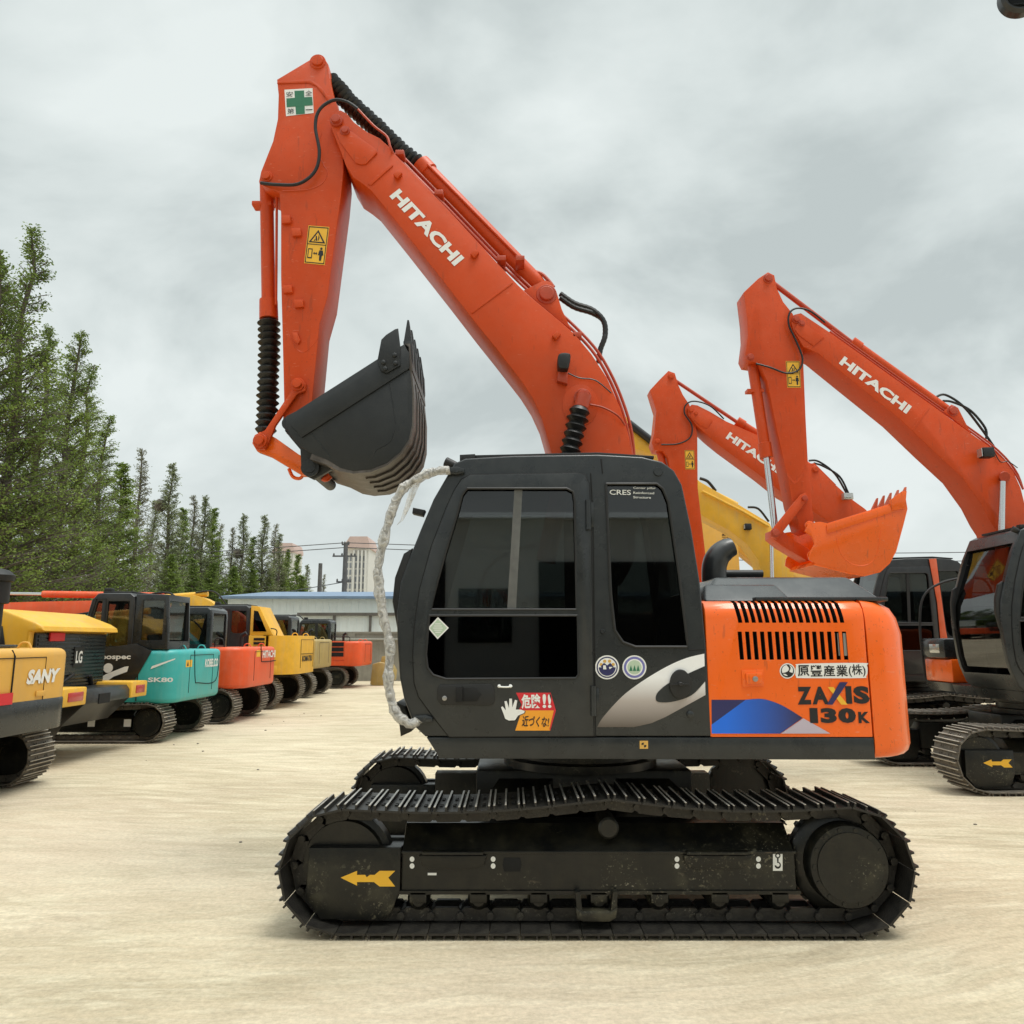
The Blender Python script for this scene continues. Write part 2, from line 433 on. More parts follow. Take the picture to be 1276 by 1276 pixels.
def a_shoe(bm, pitch, w):
    l = pitch * .97
    a_box(bm, -l / 2, l / 2, 0, w, 0, .012)
    for k, x in enumerate((-l / 2 + .006, -.012, l / 2 - .02)):
        a_box(bm, x, x + .012, 0.004, w - .004, .0122, .034)
        a_box(bm, x + .0005, x + .0115, .006, w - .006, .0343, .0375, mi=1)
    for x in (-.045, .035):
        for y in (w * .36, w * .64, w * .28, w * .72): a_box(bm, x - .009, x + .009, y - .009, y + .009, .0123, .02)

def a_links(bm, pitch, w):
    for y in (w * .5 - .085, w * .5 + .055):
        a_prism(bm, [(-pitch * .56, -.012), (-pitch * .60, -.05), (-pitch * .40, -.082), (pitch * .36, -.082), (pitch * .5, -.06), (pitch * .42, -.012)], y, y + .03)
    a_tube(bm, [(-pitch * .5, w * .5 - .11, -.045), (-pitch * .5, w * .5 + .11, -.045)], .022, 8)

def place(bm_src_me, bm, x, z, tx, tz, y0):
    """add the mesh (x tangent, z outward) at a path point"""
    nx, nz = -tz, tx
    vs = [bm.verts.new((x + v.co.x * tx + v.co.z * nx, y0 + v.co.y, z + v.co.x * tz + v.co.z * nz)) for v in bm_src_me.vertices]
    for p in bm_src_me.polygons:
        bm.faces.new([vs[i] for i in p.vertices]).material_index = p.material_index

def make_mesh(fn, *a):
    bm = bmesh.new(); fn(bm, *a)
    bmesh.ops.recalc_face_normals(bm, faces=bm.faces)
    me = bpy.data.meshes.new('tmp'); bm.to_mesh(me); bm.free(); return me

def crawler(root, path, n, w, y0, single, shoe_m=('track_steel', 'track_edge'), link_m='track_steel'):
    pts, pitch = resample(path, n)
    link = make_mesh(a_links, pitch, w)
    bm = bmesh.new(); shoes = bmesh.new(); first = None
    me = make_mesh(a_shoe, pitch, w)
    for m in mts(list(shoe_m)): me.materials.append(m)
    todo = []
    for i in range(n):
        a, b = pts[i], pts[(i + 1) % n]
        dx, dz = b[0] - a[0], b[1] - a[1]; d = math.hypot(dx, dz); tx, tz = dx / d, dz / d
        cx, cz = (a[0] + b[0]) / 2, (a[1] + b[1]) / 2
        place(link, bm, cx, cz, tx, tz, y0)
        if single: todo.append((cx, cz, math.atan2(tz, tx)))
        else: place(me, shoes, cx, cz, tx, tz, y0)
    ch = obj('track_chain', bm, link_m, root, smooth=0)
    if single:
        base = world_loc(root)
        for k, (x, z, a) in enumerate(todo):
            o = bpy.data.objects.new('track_shoe', me); COL.objects.link(o)
            o.location = (x, y0, z); o.rotation_euler = (0, -a, 0)
            hang(o, ch)
        me.name = 'track_shoe'
    else:
        obj('shoe_plates', shoes, list(shoe_m), ch, smooth=0)
    return ch

def frame_set(root, xa, xb, za, zb, ra, rb, y0, w, near, fm='frame_black', nroll=7, plain=False):
    """side frame, idler, drive, rollers of one track whose outer edge is y0; near: outer side is towards -y"""
    s = 1 if near else -1; ye = y0 if near else y0 + w
    Y = lambda d: ye + s * d
    yy = lambda a, b: (min(Y(a), Y(b)), max(Y(a), Y(b)))
    H = zb + rb
    bm = bmesh.new()
    k = H / .715
    x0 = xa + .35; x1 = xb - .30
    a_prism(bm, [(Y(.12), .235 * k), (Y(.12), .44 * k), (Y(.28), .575 * k), (Y(.44), .575 * k), (Y(.44), .235 * k)], x0, x1, axis='x', bev=.006)
    a_box(bm, x0 - .02, x1 + .02, *yy(.105, .3), .215 * k, .234 * k)
    a_box(bm, x0 - .01, x1 + .01, *yy(.112, .125), .437 * k, .452 * k, bev=.003)
    fr = obj('track_frame', bm, fm, root)
    bm = bmesh.new()
    pts = [(xa - .19, .475 * k), (x0 - .005, .475 * k), (x0 - .005, .24 * k), (x0 - .05, .12 * k), (x0 - .1, .08 * k), (xa - .11, .08 * k), (xa - .20, .20 * k)]
    a_prism(bm, pts, *yy(.10, .16), bev=.006)
    a_prism(bm, pts, *yy(.34, .40), bev=.006)
    a_box(bm, xa - .14, x0 - .01, *yy(.162, .338), .40 * k, .46 * k)
    obj('idler_yoke', bm, fm, fr)
    yc = Y(w / 2)
    bm = bmesh.new()
    a_lathe(bm, (xa, yc - .09, za), (0, 1, 0), [(0, ra * .2), (.0, ra * .72), (.03, ra * .75), (.04, ra * .86), (.14, ra * .86), (.15, ra * .75), (.18, ra * .72), (.18, ra * .2)], 32)
    obj('idler_wheel', bm, fm, root)
    bm = bmesh.new()
    nt = 21; prof = []
    for i in range(nt * 4):
        a = 2 * math.pi * i / (nt * 4); r = rb * (.93 if i % 4 in (0, 1) else .82)
        prof.append((xb + r * math.cos(a), zb + r * math.sin(a)))
    a_prism(bm, prof, yc - .02, yc + .02)
    obj('drive_sprocket', bm, fm, root)
    bm = bmesh.new()
    a_lathe(bm, (xb, Y(.26), zb), (0, -s, 0), [(0, .30), (.06, .30), (.075, .285), (.09, .235), (.17, .235), (.185, .225), (.19, .19), (.2, .19), (.2, .1)], 40)
    for i in range(14):
        a = 2 * math.pi * i / 14
        a_lathe(bm, (xb + .205 * math.cos(a), Y(.09), zb + .205 * math.sin(a)), (0, -s, 0), [(0, .014), (.022, .014)], 6)
    obj('final_drive', bm, fm, root)
    if plain: return fr
    for i in range(nroll):
        x = x0 + .10 + (x1 - x0 - .2) * i / (nroll - 1)
        bm = bmesh.new()
        a_lathe(bm, (x, Y(.12), .178), (0, s, 0), [(0, .035), (.01, .048), (.04, .066), (.08, .066), (.09, .05), (.19, .05), (.2, .066), (.25, .066), (.27, .04)], 18)
        a_box(bm, x - .05, x + .05, *yy(.105, .15), .165, .228, bev=.006)
        obj('track_roller', bm, fm, fr)
    bm = bmesh.new()
    a_lathe(bm, ((xa + xb) / 2 + .09, Y(.12), H - .135), (0, s, 0), [(0, .05), (.01, .062), (.24, .062)], 20)
    a_box(bm, (xa + xb) / 2 + .05, (xa + xb) / 2 + .13, *yy(.3, .4), .5 * k, H - .14)
    obj('carrier_roller', bm, fm, fr)
    return fr

# ------------------------------------------------------------------ the excavator type seen three times
def base_machine(root, dx, dy, cabm='cab_grey', panel='orange_panel', single=True, shoe_m=('track_steel', 'track_edge'), pillar=None, detail=True, cut_slots=True):
    off = (dx, dy, 0)
    # undercarriage
    for y0, near in ((0, True), (1.99, False)):
        path = track_path(-.995 + dx, .328, 1.955 + dx, .335, .368, .372, roller=(.566 + dx, .752), droop=.042)
        crawler(root, path, 46, .5, y0 + dy, single, shoe_m)
        frame_set(root, -.995 + dx, 1.955 + dx, .368, .372, .328, .335, y0 + dy, .5, near)
    bm = bmesh.new()
    for ys, ye in ((.42, 1.0), (2.07, 1.49)):
        for xs, xe in ((-.15, .15), (1.15, .85)):
            q = [(xs - .12, ys, .30), (xs + .12, ys, .30), (xe + .2, ye, .42), (xe - .2, ye, .42)]
            v0 = [bm.verts.new((a + dx, b + dy, c)) for a, b, c in q]; v1 = [bm.verts.new((a + dx, b + dy, c + (.24 if i < 2 else .34))) for i, (a, b, c) in enumerate(q)]
            bm.faces.new(v0); bm.faces.new(v1)
            for i in range(4): bm.faces.new((v0[i], v0[(i + 1) % 4], v1[(i + 1) % 4], v1[i]))
    a_box(bm, -.25 + dx, 1.25 + dx, .9 + dy, 1.59 + dy, .40, .78, bev=.02)
    cf = obj('undercarriage_frame', bm, 'frame_black', root)
    bm = bmesh.new(); a_lathe(bm, (.5 + dx, 1.245 + dy, .78), (0, 0, 1), [(0, .56), (.05, .56), (.06, .5), (.12, .5), (.13, .55), (.2, .55)], 48)
    obj('swing_bearing', bm, 'frame_black', root)
    # deck
    bm = bmesh.new()
    a_prism(bm, [(-.50, 1.104), (-.42, .985), (2.118, .978), (2.118, 1.104)], 0.0, 1.02, bev=.006, off=off)
    a_prism(bm, [(-.30, 1.104), (-.22, .985), (2.10, .978), (2.10, 1.104)], 1.62, 2.49, bev=.006, off=off)
    a_prism(bm, [(-.40, 1.10), (-.36, .985), (2.10, .98), (2.10, 1.10)], 1.021, 1.619, off=off)
    obj('deck', bm, cabm, root)
    # cab shell
    side = [(566, 577), (580, 571), (640, 567.5), (745, 566), (800, 569), (825, 575), (840, 586), (850, 604), (862, 660), (872, 722), (880, 800), (887, 915), (887, 918), (530, 918),
            (516, 905), (503, 870), (498, 845), (495, 800), (494, 765), (499, 725), (512, 690), (524, 660), (540, 622)]
    S = xz(side, 0)
    bm = bmesh.new(); a_prism(bm, S, 0, 1.0, bev=.045, seg=4, off=off)
    cab = obj('cab', bm, [cabm, 'trim'], root)
    door_w = xz([(582, 609), (706, 609), (714, 613), (716, 624), (718, 759.5), (538, 759.5), (546, 722), (556, 686), (570, 640), (576, 617)], 0)
    door_l = xz([(535, 767), (719, 767), (721, 840), (717, 845), (556, 846), (540, 841), (533, 832), (531, 815)], 0)
    rear_w = xz([(755, 603), (818, 603), (826, 609), (833, 626), (846, 715), (856, 797), (856, 806), (792, 806), (776, 800), (766, 785), (761, 740)], 0)
    inner = xz([(576, 588), (640, 582), (745, 580), (820, 584), (835, 600), (850, 690), (862, 790), (868, 903), (535, 903), (515, 865), (509, 800), (508, 765), (520, 712), (545, 650)], 0)
    cb = bmesh.new(); a_prism(cb, inner, .05, .95, off=off, mi=1); cut(cab, cb)
    for win in (door_w, door_l, rear_w):
        cb = bmesh.new(); a_prism(cb, win, -.1, 1.1, off=off, mi=1); cut(cab, cb)
    zt = at(0, 596, 0).z; zb_ = at(0, 800, 0).z
    cb = bmesh.new(); a_box(cb, -1.0 + dx, 0 + dx, .055 + dy, .945 + dy, 1.27, zt - .03, mi=1); cut(cab, cb)
    cb = bmesh.new(); a_box(cb, .95 + dx, 1.3 + dx, .12 + dy, .88 + dy, 1.95, zt - .12, mi=1); cut(cab, cb)
    # glass
    for nm, w, gm in (('door_window', door_w, 'glass_dark'), ('door_lower_window', door_l, 'glass_black'), ('side_window', rear_w, 'glass_dark')):
        for yy in ((.016, .022), (.978, .984)):
            ext(nm, gm, cab, [(x, z) for x, z in w], yy[0], yy[1], 0, off)
    bm = bmesh.new()
    fw = xz([(556, 605), (546, 628), (530, 665), (514, 700), (503, 728), (499, 765), (500, 800), (503, 845), (508, 868)], 0)
    r0 = [bm.verts.new((x + .012 + dx, .045 + dy, z)) for x, z in fw]; r1 = [bm.verts.new((x + .012 + dx, .955 + dy, z)) for x, z in fw]
    for i in range(len(fw) - 1): bm.faces.new((r0[i], r1[i], r1[i + 1], r0[i + 1]))
    obj('windscreen', bm, 'glass_screen' if not detail else 'glass_dark', cab)
    bm = bmesh.new(); a_box(bm, 1.04 + dx, 1.046 + dx, .12 + dy, .88 + dy, 1.95, zt - .12); obj('rear_window', bm, 'glass_dark', cab)
    # interior
    bm = bmesh.new()
    a_box(bm, .15 + dx, .62 + dx, .27 + dy, .73 + dy, 1.42, 1.56, bev=.04); a_box(bm, .55 + dx, .68 + dx, .27 + dy, .73 + dy, 1.5, 2.1, bev=.04)
    a_box(bm, .58 + dx, .67 + dx, .37 + dy, .63 + dy, 2.11, 2.3, bev=.03); a_box(bm, .1 + dx, .75 + dx, .1 + dy, .24 + dy, 1.45, 1.68, bev=.03); a_box(bm, .1 + dx, .75 + dx, .76 + dy, .9 + dy, 1.45, 1.68, bev=.03)
    a_box(bm, .2 + dx, .6 + dx, .3 + dy, .7 + dy, 1.15, 1.42)
    obj('operator_seat', bm, 'seat', cab)
    bm = bmesh.new()
    for y in (.17, .83): a_tube(bm, [(.14 + dx, y + dy, 1.68), (.08 + dx, y + dy, 1.85), (.08 + dx, y + dy, 1.9)], .018, 8)
    a_box(bm, -.35 + dx, -.2 + dx, .72 + dy, .9 + dy, 1.2, 1.85, bev=.02)
    obj('control_lever', bm, 'trim', cab)
    # door
    do = xz([(560, 918), (540, 893), (522, 868), (516.5, 851), (515, 817), (517, 780), (523, 736), (538, 681), (556, 634), (566, 612), (575, 598), (586, 592), (717, 590), (729, 591.5), (734, 604), (736, 654), (739, 842), (739.5, 917)], 0)
    bm = bmesh.new(); a_prism(bm, do, -.012, -.0005, bev=.005, off=off)
    door = obj('door', bm, [cabm, 'trim'], cab)
    for win in (door_w, door_l):
        cb = bmesh.new(); a_prism(cb, win, -.1, .1, off=off, mi=1); cut(door, cb)
    # gaskets
    def ring(w, y0, y1, t, mat, par, nm):
        bm = bmesh.new(); a_tube(bm, [(x + dx, (y0 + y1) / 2 + dy, z) for x, z in w + [w[0]]], t, 6, caps=False); obj(nm, bm, mat, par)
    ring(do, -.002, -.002, .006, 'dark', cab, 'door_seal')
    for w in (door_w, door_l): ring(w, -.01, -.01, .008, 'trim', door, 'window_gasket')
    ring(rear_w, -.003, -.003, .009, 'trim', cab, 'window_gasket')
    bm = bmesh.new()
    m = at(640, 609, 0); n_ = at(634, 759, 0)
    a_prism(bm, xz([(641, 610), (651, 610), (643, 759), (632, 759)], 0), .005, .0145, off=off); obj('window_divider', bm, 'divider' if detail else 'trim', door)
    # front lamp guard and corner trim
    bm = bmesh.new()
    a_prism(bm, xz([(503, 690), (514, 683), (512, 700), (505, 728), (500, 760), (503, 785), (495, 783), (489, 750), (492, 720)], 0.03), .02, .07, bev=.012, off=off)
    a_prism(bm, xz([(503, 690), (514, 683), (512, 700), (505, 728), (500, 760), (503, 785), (497, 783), (493, 750), (495, 720)], 0.03), .93, .97, bev=.008, off=off)
    obj('front_corner_guard', bm, 'trim', cab)
    # roof kit
    bm = bmesh.new()
    a_prism(bm, xz([(590, 567), (745, 563.5), (815, 568), (815, 571), (745, 568), (590, 571.5)], .08), .08, .92, bev=.004, off=off)
    a_prism(bm, xz([(573, 567), (592, 566), (592, 574), (573, 576)], .06), .05, .12, bev=.004, off=off)
    obj('roof_cap', bm, 'trim', cab)
    bm = bmesh.new(); p = at(568, 581, .05); a_lathe(bm, (p.x + dx, p.y + dy, p.z), (-1, 0, .45), [(0, .02), (.005, .028), (.07, .032), (.075, .025)], 16)
    obj('roof_lamp', bm, 'trim', cab)
    # engine covers
    z1 = 1.903
    bm = bmesh.new()
    prof = [(-.0, 1.108), (0.0, 1.80), (.012, 1.85), (.045, 1.887), (.10, 1.903), (2.39, 1.903), (2.45, 1.887), (2.478, 1.85), (2.49, 1.80), (2.49, 1.108)]
    a_prism(bm, prof, 1.16, 2.115, axis='x', bev=.01, off=off)
    cov = obj('engine_cover', bm, [panel, 'dark'], root)
    if cut_slots:
        cb = bmesh.new()
        for (n, xa, xb, ya, yb, sl) in ((16, 916, 1043, 757, 776, 4), (15, 919, 1049, 787, 822, 3)):
            for i in range(n):
                x = xa + (xb - xa) * i / (n - 1)
                wpx = 5.2
                q = xz([(x, ya), (x + wpx, ya), (x + wpx + sl, yb), (x + sl, yb)], 0)
                a_prism(cb, q, -.05, .06, off=off, mi=1)
                if ya < 760:
                    q0 = at(x, 752, 0); q1 = at(x + wpx, 752, 0)
                    a_box(cb, q0.x - .001 + dx, q1.x - .001 + dx, .02 + dy, .16 + dy, 1.85, 1.93, mi=1)
        cut(cov, cb)
    # counterweight
    bm = bmesh.new()
    hw = [(2.122, 0.0), (2.21, .004), (2.30, .03), (2.39, .12), (2.48, .34), (2.54, .62), (2.56, 1.0)]
    plan = hw + [(x, 2.49 - y) for x, y in hw[::-1]]
    lay = [(.985, .07), (.995, .035), (1.02, .012), (1.06, .0), (1.70, .0), (1.80, .02), (1.86, .05), (1.895, .10), (1.915, .18)]
    rings = []
    for z, ins in lay:
        rr = []
        for x, y in plan:
            cx, cy = 2.09, 1.245
            nx = max(2.122, x - ins * (1 if x > 2.18 else 0)); ny = y + (ins * .55 if y < cy else -ins * .55)
            rr.append(bm.verts.new((nx + dx, ny + dy, z)))
        rings.append(rr)
    for i in range(len(rings) - 1):
        for k in range(len(plan)):
            bm.faces.new((rings[i][k], rings[i][(k + 1) % len(plan)], rings[i + 1][(k + 1) % len(plan)], rings[i + 1][k]))
    bm.faces.new(rings[0][::-1]); bm.faces.new(rings[-1])
    obj('counterweight', bm, panel, root, smooth=50)
    # hood
    bm = bmesh.new()
    def frust(x0, x1, y0, y1, z0, xa, xb, ya, yb, z1, bev=.02):
        q0 = [(x0, y0, z0), (x1, y0, z0), (x1, y1, z0), (x0, y1, z0)]; q1 = [(xa, ya, z1), (xb, ya, z1), (xb, yb, z1), (xa, yb, z1)]
        v0 = [bm.verts.new((a + dx, b + dy, c)) for a, b, c in q0]; v1 = [bm.verts.new((a + dx, b + dy, c)) for a, b, c in q1]
        fs = [bm.faces.new(v0[::-1]), bm.faces.new(v1)]
        for i in range(4): fs.append(bm.faces.new((v0[i], v0[(i + 1) % 4], v1[(i + 1) % 4], v1[i])))
        if bev: bmesh.ops.bevel(bm, geom=list({e for f in fs for e in f.edges}), offset=bev, segments=3, profile=.5, affect='EDGES')
    frust(1.22, 2.40, .28, 2.1, 1.905, 1.36, 2.26, .50, 1.95, 2.085, .03)
    frust(1.19, 1.75, .14, 1.0, 1.9045, 1.24, 1.70, .3, .95, 2.02, .02)
    a_box(bm, 1.5 + dx, 2.32 + dx, .10 + dy, .3 + dy, 1.9035, 1.93, bev=.008)
    obj('engine_hood', bm, cabm, root)
    # right side tank / tool box
    bm = bmesh.new(); a_box(bm, -.28 + dx, .35 + dx, 1.80 + dy, 2.48 + dy, 1.106, 1.42, bev=.03); obj('tool_box', bm, [panel], root)
    bm = bmesh.new(); a_box(bm, -.34 + dx, .10 + dx, 1.84 + dy, 2.46 + dy, 1.425, 1.70, bev=.05)
    a_box(bm, .352 + dx, 1.17 + dx, 1.70 + dy, 2.48 + dy, 1.106, 1.88, bev=.03); tb = obj('side_tank', bm, cabm, root)
    bm = bmesh.new(); a_box(bm, -.345 + dx, -.338 + dx, 1.95 + dy, 2.2 + dy, 1.5, 1.62, bev=.003); obj('headlamp', bm, 'lens', tb)
    bm = bmesh.new()
    a_tube(bm, smooth_path([(-.33 + dx, 2.4 + dy, 1.15), (-.33 + dx, 2.42 + dy, 1.9), (-.2 + dx, 2.42 + dy, 2.35), (.25 + dx, 2.42 + dy, 2.55), (.7 + dx, 2.42 + dy, 2.5), (.8 + dx, 2.42 + dy, 1.85)]), .017, 8)
    obj('handrail', bm, 'trim', root)
    return cab, door, cov, rear_w

def pin(bm, px, py, Y, r, dyn=.03, off=(0, 0, 0)):
    p = at(px, py, Y) + Vector(off)
    a_lathe(bm, (p.x, p.y, p.z), (0, -1, 0), [(-.01, r * 1.5), (.004, r * 1.5), (.008, r * 1.42), (.0085, r * 1.05), (dyn, r * 1.05), (dyn + .006, r * .95), (dyn + .007, r * .5)], 24)

def warn_sticker(parent, tl, tr, bl, br, Y, y_off=0):
    """yellow two-panel warning decal, corners in photo pixels"""
    bm = bmesh.new()
    def L(u, v):
        a = Vector(tl) * (1 - u) * (1 - v) + Vector(tr) * u * (1 - v) + Vector(bl) * (1 - u) * v + Vector(br) * u * v
        return (a.x, a.y)
    def q(pts, mi, th): poly(bm, [L(*p) for p in pts], Y, mi, th=th)
    q([(0, 0), (1, 0), (1, 1), (0, 1)], 0, .002)
    for (a, b) in (((.04, .02), (.96, .045)), ((.04, .475), (.96, .495)), ((.04, .955), (.96, .98))): q([(a[0], a[1]), (b[0], a[1]), (b[0], b[1]), (a[0], b[1])], 1, .003)
    for xx in (.03, .93): q([(xx, .02), (xx + .04, .02), (xx + .04, .98), (xx, .98)], 1, .003)
    q([(.5, .10), (.9, .44), (.10, .44)], 1, .0035); q([(.5, .17), (.78, .41), (.22, .41)], 0, .004)
    q([(.40, .26), (.46, .26), (.52, .38), (.44, .40)], 1, .0045); q([(.54, .22), (.60, .30), (.58, .38), (.54, .38)], 1, .0045); q([(.33, .38), (.42, .34), (.40, .40)], 1, .0045)
    q([(.12, .60), (.34, .60), (.34, .86), (.12, .86)], 1, .0035); q([(.16, .63), (.30, .63), (.30, .83), (.16, .83)], 0, .004)
    q([(.38, .72), (.45, .68), (.45, .71), (.52, .71), (.52, .68), (.59, .72), (.52, .76), (.52, .73), (.45, .73), (.45, .76)], 1, .0035)
    q([(.66, .63), (.84, .63), (.88, .76), (.82, .76), (.80, .90), (.70, .90), (.69, .76), (.62, .76)], 1, .0035)
    q(disc_pts(.75, .585, .06, .035, 12), 1, .0035)
    return flat('warning_sticker', bm, ['yellow_ink', 'black_ink'], parent)

# ------------------------------------------------------------------ MAIN excavator
root = thing('excavator', (.5, 1.245, 0), 'large orange excavator side-on in the foreground, dark grey cab, black bucket raised', 'excavator', 'orange excavators with dark cabs facing left')
cab, door, cov, rear_w = base_machine(root, 0, 0)
BY = 1.0      # near face of boom
SY = 1.06     # near face of stick
# boom
boomN = [(414, 163), (411, 152), (416, 142), (424, 137), (432, 141), (441, 152), (457, 164), (473, 172), (484, 182), (493, 193), (560, 263), (620, 328), (652, 362), (700, 402), (716, 416), (737, 441), (756, 470),
         (773, 508), (783, 541), (790, 575), (794, 640), (790, 700), (775, 728), (752, 735), (735, 722), (722, 690), (708, 640), (697, 600), (688, 566), (675, 521), (664, 497), (650, 475), (618, 434), (590, 399), (556, 355), (500, 284), (463, 238), (452, 229), (440, 221), (431, 206), (422, 182)]
boom = ext('boom', 'orange_boom', root, xz(boomN, BY), BY, BY + .46, .006)
g = [(652, 362), (666, 355), (679, 349), (688, 352), (694, 365), (700, 385), (712, 411), (700, 402)]
ext('cylinder_bracket', 'orange_boom', boom, xz(g, BY + .08), BY + .08, BY + .11, .004); ext('cylinder_bracket', 'orange_boom', boom, xz(g, BY + .08), BY + .35, BY + .38, .004)
bm = bmesh.new()
a_prism(bm, xz([(429, 158), (437, 163), (469, 186), (470, 190), (456, 204), (450, 205), (443, 203), (424, 178), (419, 165)], BY - .012), BY - .012, BY - .0005, bev=.004)     # tip doubler
a_prism(bm, xz([(487, 203), (490, 206), (462, 231), (458, 229)], BY - .008), BY - .008, BY - .0005, bev=.003)
a_prism(bm, xz([(637, 351), (639, 353), (588, 391), (586, 389)], BY - .006), BY - .006, BY - .0005, bev=.002)
for (x, y) in ((494, 217), (590, 316), (692, 418)):
    a_prism(bm, xz([(x - 4, y), (x + 2, y - 6), (x + 7, y - 2), (x + 1, y + 5)], BY - .03), BY - .03, BY - .0005, bev=.004)
a_prism(bm, xz(disc_pts(723, 505, 22, 26), BY - .006), BY - .006, BY - .0005, bev=.003)
obj('boom_plate', bm, 'orange_boom', boom)
bm = bmesh.new(); pin(bm, 419, 150, BY - .012, .035); pin(bm, 430, 163, BY - .012, .028, .02); pin(bm, 681, 367, BY + .08, .055); pin(bm, 726, 495, BY - .05, .045, .04)
a_tube(bm, [at(726, 495, BY - .06), at(726, 495, BY + .1)], .06, 20)
obj('boom_pin', bm, 'red_pin', boom)
# pipes along the boom
bm = bmesh.new()
for k, (o1, yy) in enumerate(((0, .10), (3.5, .16), (-4.0, .05))):
    a_tube(bm, smooth_path([at(492 + o1, 192 - o1, BY + yy), at(560 + o1, 262 - o1, BY + yy), at(620 + o1, 325 - o1, BY + yy), at(658 + o1, 362 - o1, BY + yy), at(704 + o1, 402 - o1, BY + yy), at(737 + o1, 436 - o1, BY + yy), at(757 + o1, 468 - o1, BY + yy), at(773 + o1, 505 - o1, BY + yy), at(784 + o1, 545 - o1, BY + yy), at(792, 600, BY + yy)], 4), .0125, 8)
a_tube(bm, smooth_path([at(446, 136, BY - .02), at(466, 157, BY - .02), at(482, 170, BY - .02), at(487, 185, BY - .02), at(498, 200, BY + .02), at(560, 262, BY + .02), at(620, 324, BY + .02)], 4), .010, 8)
for (x, y) in ((500, 200), (548, 249), (625, 330), (648, 330), (718, 424)):
    p = at(x, y, BY + .1); a_box(bm, p.x - .035, p.x + .035, p.y - .1, p.y + .1, p.z - .012, p.z + .03, bev=.005)
a_tube(bm, smooth_path([at(650, 336, BY + .2), at(672, 340, BY + .2), at(682, 348, BY + .2), at(690, 358, BY + .2)], 5), .016, 8)
a_tube(bm, smooth_path([at(735, 504, BY - .03), at(752, 508, BY - .03), at(770, 518, BY - .03), at(779, 530, BY - .02)], 5), .008, 8)
obj('hydraulic_pipe', bm, 'red_pin', boom)
bm = bmesh.new()
for o1 in (0, 5):
    a_tube(bm, smooth_path([at(698, 366 + o1, BY + .24), at(716, 378 + o1, BY + .24), at(738, 386 + o1 * .8, BY + .24), at(752, 400, BY + .24 + o1 * .012), at(754, 418, BY + .24), at(748, 436, BY + .24), at(746, 452, BY + .24)], 8), [.021 + .002 * (i % 2) for i in range(49)], 10)
a_tube(bm, smooth_path([at(708, 465, BY - .03), at(722, 471, BY - .02), at(742, 474, BY - .02), at(762, 490, BY - .02)], 6), .005, 6)
obj('black_hose', bm, 'rubber', boom)
bm = bmesh.new(); a_tube(bm, smooth_path([at(325, 228, SY - .02), at(345, 230, SY - .04), at(372, 229, SY - .05), at(392, 214, SY - .05), at(398, 190, SY - .06), at(393, 158, SY - .07), at(398, 137, SY - .08), at(415, 125, SY - .08), at(432, 127, SY - .08), at(446, 136, SY - .08)], 8), .0135, 10)
obj('bucket_hose', bm, 'trim', root)
# work lamp on the boom
bm = bmesh.new(); a_prism(bm, smooth2([(0, 0), (.015, .05), (.02, .11), (0, .125), (-.05, .125), (-.075, .1), (-.075, .02), (-.05, 0), (0, 0)], 3)[:-1], 0, .12, bev=.012, off=(at(703, 459, BY - .14).x + .03, BY - .14, at(703, 459, BY - .14).z))
wl = obj('work_lamp', bm, 'trim', boom)
bm = bmesh.new(); a_prism(bm, xz([(696, 462), (708, 460), (707, 478), (694, 474)], BY - .06), BY - .06, BY - .001, bev=.005); obj('lamp_bracket', bm, 'red_pin', wl)
# arm ram
CY = BY + .23
bm = bmesh.new(); a_tube(bm, [at(396, 84, CY), at(420, 108, CY), at(436, 124, CY)], .03, 16); obj('arm_cylinder_rod', bm, 'chrome', root)
bm = bmesh.new(); bellows(bm, at(410, 99, CY), at(526, 210, CY), .083, 24, -.03); bl = obj('arm_cylinder_bellows', bm, 'rubber', root)
bm = bmesh.new()
A = at(524, 206, CY); B = at(676, 362, CY); d = (B - A)
a_lathe(bm, A, d, [(0, .075), (.0, .092), (.10, .092), (.105, .078), (d.length - .1, .078), (d.length - .05, .07), (d.length, .05)], 28)
a_tube(bm, [at(533, 205, CY - .09), at(648, 322, CY - .09)], .012, 8)
obj('arm_cylinder', bm, 'orange_boom', root)
# boom ram with bellows, near side
bm = bmesh.new(); bellows(bm, at(723, 508, BY - .12), at(705, 585, BY - .12), .082, 8, 0); obj('boom_cylinder_bellows', bm, 'rubber', root)
bm = bmesh.new(); a_lathe(bm, at(728, 492, BY - .12), at(723, 512, BY - .12) - at(728, 492, BY - .12), [(0, .03), (.0, .055), (.1, .055), (.12, .04)], 16)
a_tube(bm, [at(705, 580, BY - .12), at(680, 700, BY - .12)], .07, 20)
a_tube(bm, [at(705, 580, BY + .58), at(680, 700, BY + .58)], .07, 20); obj('boom_cylinder', bm, 'red_pin', root)
bm = bmesh.new(); bellows(bm, at(723, 508, BY + .58), at(705, 585, BY + .58), .08, 8, 0); obj('boom_cylinder_bellows', bm, 'rubber', root)
lettering('HITACHI', (485, 245), (566, 332), .108, BY - .0005, 'white', boom, bold=.045)
